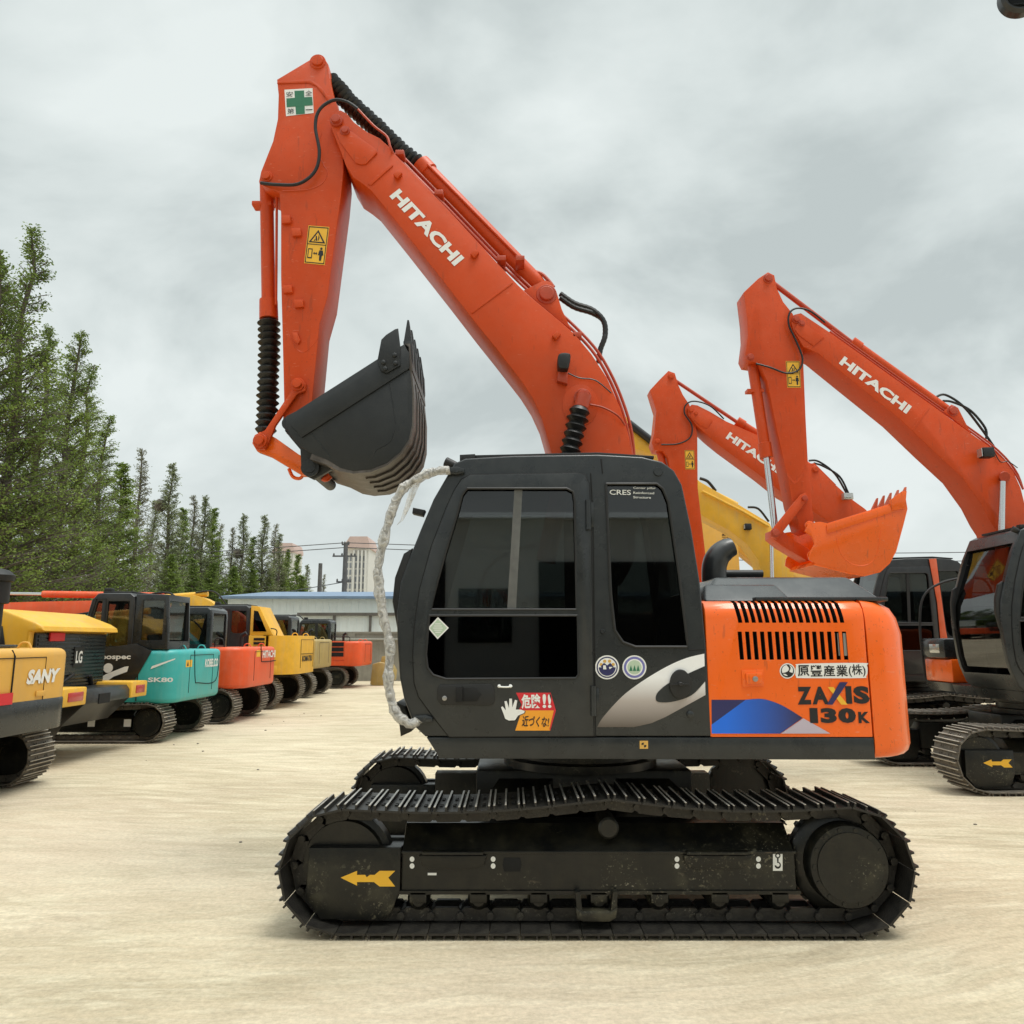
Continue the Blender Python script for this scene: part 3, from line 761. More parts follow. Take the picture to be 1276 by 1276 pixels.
# stick
stickN = [(395, 69), (404, 72), (409, 80), (410, 95), (415, 118), (421, 134), (425, 150), (427, 185), (428, 212), (425, 243), (408, 370), (398, 405), (389, 498), (380, 528), (369, 541), (357, 540), (352, 528), (354, 505), (353, 460), (350, 345), (350, 266), (348, 240), (327, 231), (323, 224), (325, 214), (340, 176), (346, 148), (347, 118), (345, 99)]
stick = ext('stick', 'orange_boom', root, xz(stickN, SY), SY, SY + .34, .006)
bm = bmesh.new()
a_prism(bm, xz([(345, 104), (346, 101), (386, 99), (396, 104), (404, 113), (412, 126), (411, 129), (402, 117), (394, 107), (385, 103)], SY - .006), SY - .006, SY - .0005, bev=.002)
for (x, y) in ((356, 273), (369, 289), (358, 360), (372, 378)):
    a_prism(bm, xz([(x - 6, y - 5), (x + 5, y - 5), (x + 6, y + 4), (x - 5, y + 5)], SY - .03), SY - .03, SY - .0005, bev=.004)
a_prism(bm, xz([(364, 414), (370, 414), (374, 424), (371, 429), (366, 424)], SY - .02), SY - .02, SY - .0005, bev=.004)
wp = smooth_path([at(357, 408, SY), at(366, 430, SY), at(377, 439, SY), at(388, 432, SY), at(397, 420, SY)], 5)
a_tube(bm, wp, .003, 6)
a_tube(bm, smooth_path([at(401, 166, SY), at(396, 185, SY), at(403, 205, SY), at(408, 215, SY), at(402, 228, SY), at(385, 236, SY), at(352, 238, SY)], 5), .004, 6)
obj('stick_plate', bm, 'orange_boom', stick)
bm = bmesh.new(); pin(bm, 396, 77, SY, .045, .02); pin(bm, 332, 220, SY - .0, .033, .02); pin(bm, 371, 479, SY - .05, .035, .03); pin(bm, 324, 549, SY - .07, .036, .03)
a_tube(bm, [at(371, 481, SY - .05), at(371, 481, SY + .39)], .042, 20); a_tube(bm, [at(324, 551, SY - .07), at(324, 551, SY + .41)], .045, 20)
obj('stick_pin', bm, 'orange_boom', stick)
# safety sign
bm = bmesh.new()
poly(bm, [(354.5, 112), (389.5, 110), (391, 141), (356.5, 145)], SY, 0, th=.002)
poly(bm, [(367, 113.5), (379, 113), (380, 142), (369, 143)], SY, 1, th=.0035); poly(bm, [(357, 123), (389, 121), (390, 131.5), (357.5, 134)], SY, 1, th=.004)
for s, x, y in (('安', 356.5, 121.5), ('全', 380.5, 120), ('第', 358, 142.5), ('一', 381, 138)):
    a = at(x, y, SY); b_ = at(x + 8.5, y - .4, SY); a_text(bm, s, a, b_ - a, Vector((0, 0, .048 if s != '一' else .008)), .006, .0, mi=2)
flat('safety_sign', bm, ['white', 'green_ink', 'black_ink'], stick)
warn_sticker(stick, (384.5, 281), (410.5, 283), (379, 328), (404.5, 330.5), SY)
# bucket ram
bm = bmesh.new()
A = at(332, 222, SY + .17); B = at(335, 398, SY + .17); d = B - A
a_lathe(bm, A, d, [(0, .05), (.04, .06), (.06, .055), (d.length - .17, .055), (d.length - .165, .072), (d.length, .075)], 24)
a_tube(bm, [at(345, 240, SY + .10), at(344, 380, SY + .10)], .011, 8)
a_box(bm, A.x - .095, A.x + .07, A.y - .05, A.y + .05, at(0, 258, SY + .17).z - .01, at(0, 258, SY + .17).z + .03, bev=.008)
obj('bucket_cylinder', bm, 'orange_boom', root)
bm = bmesh.new(); bellows(bm, at(335, 399, SY + .17), at(331, 540, SY + .17), .088, 17, .012); obj('bucket_cylinder_bellows', bm, 'rubber', root)
# links
for yy in (SY - .045, SY + .345):
    ext('tipping_link', 'orange_boom', root, xz([(366, 474), (374, 472), (381, 478), (380, 487), (370, 491), (343, 530), (336, 548), (330, 560), (319, 560), (315, 551), (319, 541), (330, 536), (362, 488)], yy), yy, yy + .035, .006)
bm = bmesh.new()
for yy in (SY + .0, SY + .26):
    a_prism(bm, xz([(324, 538), (333, 540), (344, 546), (372, 566), (383, 572), (390, 580), (388, 592), (376, 592), (336, 568), (320, 562), (314, 552), (317, 542)], yy), yy, yy + .08, bev=.006)
a_prism(bm, xz([(345, 553), (370, 570), (366, 580), (341, 564)], SY + .02), SY + .081, SY + .259, bev=.004)
obj('bucket_link', bm, 'orange_panel', root)
bm = bmesh.new(); a_tube(bm, smooth_path([at(360, 584, SY + .17), at(365, 594, SY + .17), at(374, 596, SY + .17), at(380, 588, SY + .17)], 5), .014, 8); obj('lifting_hook', bm, 'orange_panel', root)
# bucket
KY0, KY1 = .80, 1.68
sideB = [(357, 518), (369, 512), (470, 447.5), (505, 428), (510, 432), (511, 460), (514, 490), (513.5, 530), (509, 548), (499, 563), (482, 577), (462, 585), (440, 587), (424, 583), (408, 573), (390, 566), (374, 556), (364, 545), (357, 533)]
bk = thing  # keep name free
bm = bmesh.new(); S = xz(sideB, KY0)
bm.free()
shell = xz([(511, 440), (513, 462), (516, 492), (515.5, 530), (511, 549), (500, 565), (483, 579.5), (462, 588), (440, 590), (423, 587), (405, 578), (386, 572)], KY0)
inn = xz([(508, 440), (509, 462), (511, 492), (510, 529), (506, 546), (496, 561), (480, 574), (461, 582), (440, 584), (425, 580), (408, 570), (390, 562)], KY0)
bm = bmesh.new(); a_prism(bm, shell + inn[::-1], KY0 + .003, KY1 - .003)
for k in range(4):
    y = KY0 + .16 + k * .17
    sh = xz([(514, 470), (516.5, 492), (516, 530), (511.5, 549.5), (500.5, 565.8), (483.5, 580.3), (462, 589), (450, 590)], KY0)
    inn2 = [(a - .004 * (1 if i < 4 else 0), b + .004) for i, (a, b) in enumerate(sh)]
    a_prism(bm, [(a + .006, b - .006) for a, b in sh] + inn2[::-1], y, y + .035)
bucket = obj('bucket', bm, 'bucket_worn', root, smooth=40)
ext('side_plate', 'bucket_black', bucket, S, KY0, KY0 + .025); ext('side_plate', 'bucket_black', bucket, S, KY1 - .025, KY1)
bm = bmesh.new()
a_prism(bm, xz([(369, 516), (505, 432), (510, 440), (510, 459), (376, 545), (362, 530)], KY0 - .014), KY0 - .014, KY0 - .0005, bev=.004)
a_prism(bm, xz([(470, 449), (497, 434), (499, 455), (482, 465), (475, 462)], KY0 - .032), KY0 - .032, KY0 - .0145, bev=.004)
for (x, y) in ((478, 452), (492, 443), (480, 460), (493, 453)): p = at(x, y, KY0 - .032); a_lathe(bm, p, (0, -1, 0), [(0, .018), (.016, .018), (.02, .01)], 6)
obj('bucket_reinforcement', bm, 'bucket_black', bucket)
for yy in (KY0 - .0325, KY1 + .005):
    ext('side_cutter', 'bucket_black', bucket, xz([(470.5, 447), (475, 423), (481, 417), (492, 410), (496, 409), (499, 434), (498, 448), (478, 461)], yy), yy, yy + .028 - .01, .005)
for yy in (SY + .0 - .13, SY + .34 + .06):
    ext('bucket_lug', 'bucket_black', bucket, xz([(354, 528), (357, 519), (364, 515), (372, 519), (385, 550), (410, 572), (428, 583), (445, 590), (430, 590), (412, 585), (400, 592), (390, 597), (380, 592), (375, 580), (374, 560), (363, 547), (355, 537)], yy), yy, yy + .05, .006)
bm = bmesh.new()
p = at(362, 529, SY - .13); a_tube(bm, [(p.x, SY - .16, p.z), (p.x, SY + .48, p.z)], .045, 20); a_lathe(bm, (p.x, SY - .16, p.z), (0, -1, 0), [(0, .055), (.01, .055), (.012, .03)], 20)
p = at(388, 584, SY - .13); a_tube(bm, [(p.x, SY - .16, p.z), (p.x, SY + .48, p.z)], .045, 20); a_lathe(bm, (p.x, SY - .16, p.z), (0, -1, 0), [(0, .068), (.012, .068), (.013, .04), (.02, .04)], 20)
obj('bucket_pin', bm, 'bucket_black', bucket)
bm = bmesh.new(); a_tube(bm, smooth_path([at(398, 590, SY + .1), at(405, 596, SY + .1), at(411, 592, SY + .1)], 5), .03, 10); obj('link_boss', bm, 'orange_boom', bucket)
bm = bmesh.new()
a_prism(bm, xz([(504, 428), (511, 428), (514, 462), (508, 462)], KY0), KY0, KY1, bev=.003)
lip = obj('cutting_lip', bm, 'bucket_worn', bucket)
for k in range(5):
    y = KY0 + .02 + k * (KY1 - KY0 - .12) / 4
    bm = bmesh.new()
    a_prism(bm, xz([(502, 424), (513, 424), (514, 447), (511.5, 460), (503, 440)], KY0), y - .005, y + .085, bev=.006)
    b0 = [at(502.5, 424, KY0), at(512.5, 424, KY0)]; tp = at(507.6, 396, KY0)
    v = [bm.verts.new((b0[0].x, y + .005, b0[0].z)), bm.verts.new((b0[1].x, y + .005, b0[1].z)), bm.verts.new((b0[1].x, y + .075, b0[1].z)), bm.verts.new((b0[0].x, y + .075, b0[0].z))]
    w = [bm.verts.new((tp.x - .006, y + .02, tp.z)), bm.verts.new((tp.x + .006, y + .02, tp.z)), bm.verts.new((tp.x + .006, y + .06, tp.z)), bm.verts.new((tp.x - .006, y + .06, tp.z))]
    bm.faces.new(v[::-1]); bm.faces.new(w)
    for i in range(4): bm.faces.new((v[i], v[(i + 1) % 4], w[(i + 1) % 4], w[i]))
    obj('bucket_tooth', bm, 'bucket_black', bucket)
bm = bmesh.new(); a_tube(bm, smooth_path([at(466, 566, KY0 - .001), at(470, 560, KY0 - .001), at(486, 550, KY0 - .001), at(491, 537, KY0 - .001)], 5), .003, 5)
a_tube(bm, [at(485, 476, KY0 - .001), at(489, 500, KY0 - .001), at(493, 528, KY0 - .001)], .002, 5)
a_tube(bm, smooth_path([at(388, 540, KY0 - .001), at(398, 552, KY0 - .001), at(412, 570, KY0 - .001)], 4), .003, 5)
obj('weld_scar', bm, 'bucket_black', bucket)

# door hardware and decals
bm = bmesh.new(); a_prism(bm, xz([(548, 853), (612, 852), (616, 857), (617, 874), (612, 879), (550, 878), (545, 872), (545, 858)], -.012), -.022, -.0125, bev=.006)
dh = obj('door_handle', bm, 'trim', door)
bm = bmesh.new(); a_prism(bm, xz([(568, 856), (576, 855), (576, 875), (568, 875)], -.03), -.036, -.0225, bev=.004); a_prism(bm, xz([(577, 857), (594, 857), (600, 865), (594, 874), (577, 874)], -.026), -.026, -.0222, bev=.002); obj('handle_grip', bm, 'dark', dh)
bm = bmesh.new(); a_lathe(bm, at(554, 870, -.022), (0, -1, 0), [(0, .014), (.008, .014), (.01, .008)], 14); obj('door_lock', bm, 'steel', dh)
for (y0, y1, x) in ((623, 660, 733), (855, 892, 739.5)):
    bm = bmesh.new(); a_tube(bm, [at(x, y0, -.016), at(x + .4, y1, -.016)], .017, 12); a_prism(bm, xz([(x - 2, y0 + 3), (x + 7, y0 + 3), (x + 7, y1 - 3), (x - 2, y1 - 3)], -.006), -.01, -.0005, bev=.003); obj('door_hinge', bm, cab.data.materials[0].name, cab)
bm = bmesh.new(); a_tube(bm, smooth_path([at(621, 855, -.02), at(625, 856, -.028), at(634, 856, -.028), at(638, 855, -.02)], 4), .005, 8)
for x in (622, 636): a_lathe(bm, at(x, 855, -.012), (0, -1, 0), [(0, .011), (.01, .009)], 10)
obj('door_pull', bm, 'white', door)
# body seam between door and tail, swoosh decal, filler cap
bm = bmesh.new()
a_tube(bm, [at(742, 918, -.001), at(741.5, 860, -.001), at(739, 640, -.001), at(736, 590, -.001)], .004, 6)
a_tube(bm, [at(751, 590, -.001), at(749, 572, -.001)], .004, 6)
a_tube(bm, [at(858, 809.5, -.001), at(878, 809, -.001)], .004, 6)
obj('panel_seam', bm, 'dark', cab)
bm = bmesh.new(); poly(bm, smooth2([(744, 906), (752, 893), (775, 868), (800, 849), (830, 831), (855, 820), (877.5, 814.5)], 4) + [(879, 866), (850, 882), (830, 893), (812, 901), (790, 906)], 0, th=.002); flat('silver_decal', bm, 'silver_print', cab)
bm = bmesh.new(); poly(bm, smooth2([(878.5, 849), (862, 866), (840, 874), (822, 875), (817, 871), (820, 862), (835, 850), (860, 838), (878, 830)], 4), 0, th=.004); flat('decal_leaf', bm, 'cab_grey', cab)
bm = bmesh.new(); a_prism(bm, xz(disc_pts(847.5, 852.5, 13.5, 18.5, 32), -.01), -.02, -.005, bev=.006, seg=3); a_prism(bm, xz([(836, 852), (859, 851.5), (859, 854), (836, 854.5)], -.024), -.026, -.0205, bev=.002); a_lathe(bm, at(847.5, 852.5, -.02), (0, -1, 0), [(0, .014), (.012, .014), (.016, .01)], 14); obj('filler_cap', bm, 'trim', cab)
bm = bmesh.new(); a_lathe(bm, at(860, 890, 0), (0, -1, 0), [(0, .02), (.012, .02), (.016, .012)], 14); a_lathe(bm, at(751, 787, 0), (0, -1, 0), [(0, .016), (.01, .012)], 14); a_lathe(bm, at(820, 588, 0.0), (0, -1, 0), [(0, .03), (.01, .026)], 16); obj('body_plug', bm, 'cab_grey', cab)
# text on glass
bm = bmesh.new()
def tx(bm, s, a, b, h, Y, bold=0, mi=0, th=.003, shear=0):
    A = at(a[0], a[1], Y); B = at(b[0], b[1], Y); d = B - A; a_text(bm, s, A, d, Vector((-d.z, 0, d.x)).normalized() * h, th, bold, shear, mi)
tx(bm, 'CRES', (759.5, 616.5), (786, 617), .032, .010, .012); tx(bm, 'Center pillar', (789, 610), (817, 610.5), .017, .010, .01); tx(bm, 'Reinforced', (789, 615.5), (815, 616), .014, .010, .01); tx(bm, 'Structure', (789, 621), (811, 621.5), .014, .010, .01)
flat('window_lettering', bm, 'white', cab)
# round stickers
for (cx, ink, sec) in ((756.5, 'navy_ink', 'gold_ink'), (790.5, 'violet_ink', 'green_ink')):
    bm = bmesh.new()
    poly(bm, disc_pts(cx, 831.5, 15, n=36), 0, 0, th=.002); poly(bm, disc_pts(cx, 831.5, 13.2, n=36), 0, 1, th=.003)
    if ink == 'navy_ink':
        poly(bm, disc_pts(cx, 831.5, 11.6, n=36), 0, 0, th=.0035)
        poly(bm, disc_pts(cx, 831.5, 10.6, n=18, a0=0, a1=180), 0, 1, th=.004)
        for k in range(4): a = R(205 + k * 43); poly(bm, disc_pts(cx + 8.2 * math.cos(a), 831.5 + 8.2 * math.sin(a), 2.2, 2.0, 8), 0, 2, th=.0045)
        poly(bm, [(cx - 8, 830), (cx - 4, 826), (cx, 829), (cx + 4, 826), (cx + 8, 831), (cx + 3, 836), (cx - 4, 835)], 0, 1, th=.005)
        poly(bm, [(cx - 5, 829), (cx - 2, 829), (cx - 1, 834), (cx - 5, 834)], 0, 0, th=.006); poly(bm, [(cx + 2, 831), (cx + 7, 831), (cx + 3, 834)], 0, 0, th=.006)
    else:
        poly(bm, disc_pts(cx, 831.5, 10.4, n=36), 0, 0, th=.0035)
        poly(bm, disc_pts(cx, 831.5, 8.8, n=36), 0, 3, th=.004)
        for k in (-4.5, 0, 4.5): poly(bm, [(cx + k, 828.5), (cx + k + 2, 836), (cx + k - 2, 836)], 0, 2, th=.005)
    flat('round_sticker', bm, ['white', ink, sec, 'pale_green_ink'], cab)
# diamond sticker
bm = bmesh.new(); poly(bm, [(546, 769), (559.5, 782.5), (545.5, 796.5), (533.5, 782.5)], 0, 0, th=.0135); poly(bm, [(546, 771.5), (557, 782.5), (545.7, 794), (536, 782.5)], 0, 1, th=.0145)
for k in range(5): y = 777 + k * 2.6; w = 6 - abs(782 - y) * .5; poly(bm, [(546 - w, y), (546 + w, y), (546 + w, y + 1), (546 - w, y + 1)], 0, 0, th=.0155)
flat('diamond_sticker', bm, ['white', 'pale_green_ink'], door)
# danger sticker
bm = bmesh.new()
poly(bm, [(643, 863), (686, 863), (691, 885), (646, 885), (650, 878)], 0, 1, th=.0135); poly(bm, [(646, 885), (692.5, 885), (685.5, 910), (642, 910), (648, 892)], 0, 2, th=.0136)
poly(bm, [(686, 863), (692.5, 885), (685.5, 910), (684.5, 908), (690, 885), (684, 864)], 0, 1, th=.0145)
tx(bm, '危険', (650, 883), (674, 882), .082, 0, .03, 0, .0145); tx(bm, '!!', (676, 882), (687, 882), .08, 0, .03, 0, .0145)
tx(bm, '危険', (651, 881.7), (673.5, 880.7), .07, 0, .0, 3, .0150) if False else None
tx(bm, '近づくな!', (650, 905), (684, 906), .062, 0, .02, 3, .0150, .15)
hand = [(627, 890), (623.5, 881), (625.5, 879.5), (630, 885), (628, 873), (631, 872.5), (634, 882), (634.5, 869.5), (638, 869.5), (638.5, 881), (642, 871), (645, 872), (643, 884), (650, 884), (655, 886), (654, 888.5), (646, 892), (642, 898), (634, 898.5), (629, 896)]
poly(bm, hand, 0, 3, th=.0158)
cx = sum(p[0] for p in hand) / len(hand); cy = sum(p[1] for p in hand) / len(hand)
poly(bm, [(cx + (x - cx) * .94, cy + (y - cy) * .94) for x, y in hand], 0, 0, th=.0165)
flat('danger_sticker', bm, ['white', 'red_ink', 'amber_ink', 'black_ink'], door)
bm = bmesh.new(); poly(bm, [(797, 923), (807.5, 923), (807.5, 933), (797, 933)], 0, 0, th=.002)
poly(bm, [(802, 925), (802, 928), (799, 928), (799.5, 926)], 0, 1, th=.003); poly(bm, [(802.5, 928.3), (805.5, 928.3), (805, 930.6), (802.5, 931.3)], 0, 1, th=.003)
flat('lubrication_sticker', bm, ['gold_ink', 'black_ink'], root)
# engine panel
bm = bmesh.new(); a_prism(bm, xz([(924, 835), (951, 834), (951.5, 855), (925, 856)], -.004), -.006, -.0005, bev=.002); a_prism(bm, xz([(929, 839), (949, 838), (949.5, 852), (930, 853)], -.01), -.016, -.0062, bev=.004); lk = obj('panel_latch', bm, 'orange_panel', cov)
bm = bmesh.new(); a_lathe(bm, at(941, 846, -.016), (0, -1, 0), [(0, .016), (.006, .016), (.008, .008)], 14); obj('latch_lock', bm, 'steel', lk)
bm = bmesh.new()
for k in range(3): x = 1035 + k * 7; a_prism(bm, xz([(x, 789), (x + 4, 789), (x + 6, 817), (x + 2, 817)], .02), .006, .012)
obj('slot_mesh', bm, 'steel', cov)
bm = bmesh.new()
poly(bm, [(886.5, 872), (931, 872), (886.8, 903)], 0, 1, th=.002)
poly(bm, [(886.5, 903)] + smooth2([(929, 872), (950, 871), (970, 877), (985, 885), (1000, 894.5)], 4) + [(972, 914), (886.8, 914)], 0, 0, th=.0025)
poly(bm, [(1000.7, 895), (1034.5, 914), (973, 914)], 0, 2, th=.003)
flat('blue_decal', bm, ['blue_print', 'navy_ink', 'lilac_ink'], cov)
bm = bmesh.new()
tx(bm, 'Z', (994, 878), (1012, 877.8), .102, 0, .06, 0, .003); tx(bm, 'A', (1012.5, 877.8), (1033, 877.5), .102, 0, .05, 0, .003); tx(bm, 'I', (1054.5, 877), (1062, 877), .102, 0, .04, 0, .003); tx(bm, 'S', (1064, 877), (1084, 877), .102, 0, .06, 0, .003)
poly(bm, [(1031, 856), (1038, 856), (1056, 878), (1048, 878)], 0, 1, th=.004); poly(bm, [(1046, 850), (1056, 850), (1037, 878), (1030, 878)], 0, 2, th=.005)
tx(bm, '1', (1009.5, 901), (1019.5, 901), .086, 0, .015, 0, .003); tx(bm, '3', (1023, 901), (1043, 901), .086, 0, .06, 0, .003); tx(bm, '0', (1045, 901), (1067, 901), .086, 0, .07, 0, .003); tx(bm, 'K', (1070, 901), (1084, 901), .064, 0, .05, 0, .003)
flat('model_lettering', bm, ['black_ink', 'yellow_ink', 'navy_ink'], cov)
bm = bmesh.new()
X0 = 993
poly(bm, smooth2([(X0 - 1, 829), (X0 + 6, 827), (1075, 826), (1080, 829), (1081, 836), (1079, 843), (1072, 845), (1000, 845), (X0 - 1, 843.5), (X0 - 2, 836), (X0 - 1, 829)], 3)[:-1], 0, 0, th=.002)
for k, s in enumerate('原豐産業'): x = X0 + 1.2 + k * 16; tx(bm, s, (x, 843), (x + 14.5, 842.8), .066, 0, .02, 1, .003)
tx(bm, '(株)', (X0 + 65, 843.5), (X0 + 86, 843), .072, 0, .012, 1, .003)
poly(bm, disc_pts(981, 836, 9.6), 0, 0, th=.002); poly(bm, disc_pts(981, 836, 8.2), 0, 1, th=.003); poly(bm, disc_pts(981, 835.4, 7.0), 0, 0, th=.0035)
poly(bm, smooth2([(980, 829), (983, 833), (980.5, 837), (974, 839), (979, 840), (983, 843), (988, 839), (983.5, 837), (985, 832), (982, 828), (980, 829)], 3)[:-1], 0, 1, th=.004)
flat('company_lettering', bm, ['white', 'black_ink'], cov)
# exhaust and bar behind the cab
bm = bmesh.new(); ph = smooth_path([at(890, 728, .9), at(890, 706, .9), at(895, 693, .9), at(904, 685, .9), at(913, 681, .9)], 6)
a_tube(bm, ph, [.085, .087, .088, .088, .088, .088, .088, .088, .088, .088, .087, .086, .085, .084, .083, .082, .081, .08, .078, .076, .074, .072, .07, .068, .066], 20)
obj('exhaust_pipe', bm, 'cab_black', root)
bm = bmesh.new(); a_tube(bm, [at(900, 715, 1.3), at(950, 715, 1.3)], .03, 12); obj('boom_guard_bar', bm, 'trim', root)
# track frame signs
bm = bmesh.new(); poly(bm, [(424.5, 1093.5), (445, 1085), (445, 1090), (455, 1090), (457, 1093), (461, 1090), (467, 1090), (473, 1085), (492.5, 1085), (484, 1093.5), (492.5, 1104.5), (473, 1104.5), (466, 1099), (445, 1099), (445, 1103.5)], .10, th=.002)
flat('arrow_sign', bm, 'yellow_ink', root)
bm = bmesh.new()
for x in (513.5, 614.5, 843.5, 945):
    for y in (1070.5, 1079): poly(bm, disc_pts(x, y, 3.0, 3.4, 14), .12, 0, th=.002)
flat('reflector_dot', bm, 'white', root)
bm = bmesh.new(); poly(bm, [(963, 1061), (975, 1061), (975, 1085), (963, 1085)], .12, 0, th=.002)
poly(bm, disc_pts(969, 1066, 3.4, 3.4, 14), .12, 1, th=.003); poly(bm, disc_pts(969, 1066, 1.8, 1.8, 10), .12, 0, th=.004); poly(bm, [(968, 1069), (970, 1069), (970, 1075), (968, 1075)], .12, 1, th=.003)
poly(bm, disc_pts(969, 1078, 4.0, 4.4, 14), .12, 1, th=.003); poly(bm, disc_pts(969, 1077.4, 2.2, 2.4, 12), .12, 0, th=.004); poly(bm, [(964.5, 1072), (968, 1072), (968, 1078), (964.5, 1078)], .12, 0, th=.0045)
flat('hook_sign', bm, ['white', 'black_ink'], root)
bm = bmesh.new(); poly(bm, [(533, 1067), (544, 1067), (544, 1080), (542, 1080), (542, 1071), (535, 1071), (535, 1074), (533, 1074)], .12, 0, th=.002); poly(bm, [(533, 1087.5), (544, 1087.5), (544, 1090.5), (533, 1090.5)], .12, 0, th=.002)
flat('worn_sign', bm, 'white', root)
for (x0, x1) in ((522, 606), (852, 938)):
    bm = bmesh.new(); a_prism(bm, xz([(x0, 1066), (x1, 1066), (x1 - 3, 1078), (x1 - 18, 1083), (x0 + 14, 1083), (x0 + 2, 1076)], .10), .098, .1195, bev=.005); a_prism(bm, xz([(x0 + 4, 1062), (x1 - 4, 1062), (x1 - 4, 1065.5), (x0 + 4, 1065.5)], .06), .06, .1195, bev=.003); obj('step', bm, 'frame_black', root)
bm = bmesh.new(); a_prism(bm, xz([(717, 1131), (725, 1136), (762, 1136), (770, 1130), (768, 1144), (760, 1149), (727, 1149), (719, 1145)], .05), .05, .12, bev=.006); a_prism(bm, xz([(717, 1112), (723, 1112), (726, 1138), (719, 1136)], .06), .06, .12); a_prism(bm, xz([(764, 1112), (770, 1112), (768, 1136), (761, 1138)], .06), .06, .12); obj('track_guide', bm, 'frame_black', root)
for (x, y) in ((638, 1077),):
    bm = bmesh.new(); a_prism(bm, xz([(x - 10, y - 8), (x + 10, y - 8), (x + 12, y), (x + 10, y + 9), (x - 10, y + 9), (x - 12, y)], .118), .116, .1195, bev=.001); obj('frame_opening', bm, 'dark', root)
# handrail in plastic film
hp = smooth_path([at(560, 586, -.03), at(540, 588, -.04), at(520, 597, -.05), at(503, 608, -.05), at(492, 628, -.05), at(484, 650, -.05), at(476, 682, -.05), at(471, 712, -.05), at(474, 745, -.05), at(479, 775, -.05), at(486, 805, -.05), at(484, 842, -.05), at(487, 870, -.05), at(496, 892, -.05), at(512, 902, -.04), at(522, 897, -.03)], 5)
bm = bmesh.new(); a_tube(bm, hp, .016, 8); hr = obj('front_handrail', bm, 'trim', root)
bm = bmesh.new(); rr = [.027 + .014 * noise.noise(Vector((i * .37, 3, 1))) + .003 * (i % 2) for i in range(len(hp))]
a_tube(bm, [p + Vector((.008 * noise.noise(Vector((i * .5, 1, 0))), 0, .006 * noise.noise(Vector((i * .6, 2, 0))))) for i, p in enumerate(hp)], rr, 12)
obj('plastic_film', bm, 'plastic_wrap', hr)
bm = bmesh.new()
fl = [((528, 596), (512, 606)), ((522, 606), (508, 618)), ((516, 620), (504, 632)), ((510, 634), (499, 648)), ((503, 648), (494, 655))]
rows = []
for i, (a, b) in enumerate(fl):
    rows.append([bm.verts.new(at(a[0] + (b[0] - a[0]) * t, a[1] + (b[1] - a[1]) * t, -.05 + .03 * math.sin(3 * t + i))) for t in (0, .25, .5, .75, 1)])
for i in range(len(rows) - 1):
    for k in range(4): bm.faces.new((rows[i][k], rows[i][k + 1], rows[i + 1][k + 1], rows[i + 1][k]))
obj('film_flap', bm, 'plastic_wrap', hr, smooth=80)
bm = bmesh.new()
for (x, y) in ((563, 587), (523, 896)): a_prism(bm, xz([(x - 7, y - 4), (x + 8, y - 5), (x + 16, y - 2), (x + 16, y + 3), (x + 6, y + 5), (x - 7, y + 4)], -.01), -.03, -.0005, bev=.006); a_lathe(bm, at(x + 6, y, -.03), (0, -1, 0), [(0, .012), (.006, .01)], 10)
obj('handrail_mount', bm, 'cab_grey', cab)
bm = bmesh.new(); a_prism(bm, xz([(515, 633), (530, 636), (527, 643), (514, 640)], .08), .06, .14, bev=.005); obj('mirror_bracket', bm, 'trim', cab)
bm = bmesh.new(); a_prism(bm, xz([(494, 875), (505, 880), (514, 905), (512, 912), (499, 918)], .2), .2, .9, bev=.01); obj('front_step', bm, 'frame_black', cab)

# ------------------------------------------------------------------ excavators on the right
def front_end(root, Y, boomP, stickP, stickw, boomw, m, detail):
    b = ext('boom', m, root, xz(boomP, Y), Y, Y + boomw, .006)
    s = ext('stick', m, root, xz(stickP, Y + .05), Y + .05, Y + .05 + stickw, .006)
    return b, s

rA = thing('excavator', (6.69, 5.27, 0), 'orange excavator cut off by the right edge, orange bucket held up behind the foreground one', 'excavator', 'orange excavators with dark cabs facing left')
cabA, doorA, covA, _ = base_machine(rA, 6.19, 4.03, shoe_m=('track_dusty', 'track_dusty_edge'), detail=False, cut_slots=False)
YA = 5.03
bA, sA = front_end(rA, YA,
    [(989, 412), (986, 402), (990, 392), (998, 390), (1010, 398), (1034, 414), (1100, 461), (1160, 504), (1210, 540), (1231, 555), (1251, 573), (1263, 588), (1272, 608), (1280, 640), (1284, 690), (1278, 720), (1262, 726), (1252, 700), (1242, 662), (1234, 650), (1222, 627), (1198, 594), (1162, 561), (1120, 521), (1060, 473), (1019, 440), (1001, 432)],
    [(927, 364), (945, 347), (957, 339), (965, 343), (968, 359), (976, 376), (988, 391), (996, 408), (1000, 430), (1001, 448), (1004, 520), (1007, 579), (1013, 640), (1015, 655), (1007, 664), (998, 660), (988, 628), (981, 592), (968, 535), (956, 475), (946, 452), (933, 450), (929, 442), (932, 418), (931, 397)],
    .34, .44, 'orange_boom', True)
bm = bmesh.new()
a_prism(bm, xz([(996, 400), (1001, 402), (1027, 420), (1014, 431), (996, 418), (990, 410)], YA - .012), YA - .012, YA - .0005, bev=.003)
a_prism(bm, xz([(1157, 507), (1159, 508), (1138, 537), (1136, 535)], YA - .006), YA - .006, YA - .0005, bev=.002)
a_prism(bm, xz([(1176, 513), (1186, 504), (1194, 508), (1210, 540), (1205, 536)], YA + .06), YA + .06, YA + .09, bev=.004)
a_prism(bm, xz([(980, 589), (990, 600), (998, 593), (1005, 582), (1005, 585), (998, 597), (990, 604), (981, 593)], YA + .045), YA + .046, YA + .0495)
obj('boom_plate', bm, 'orange_boom', bA)
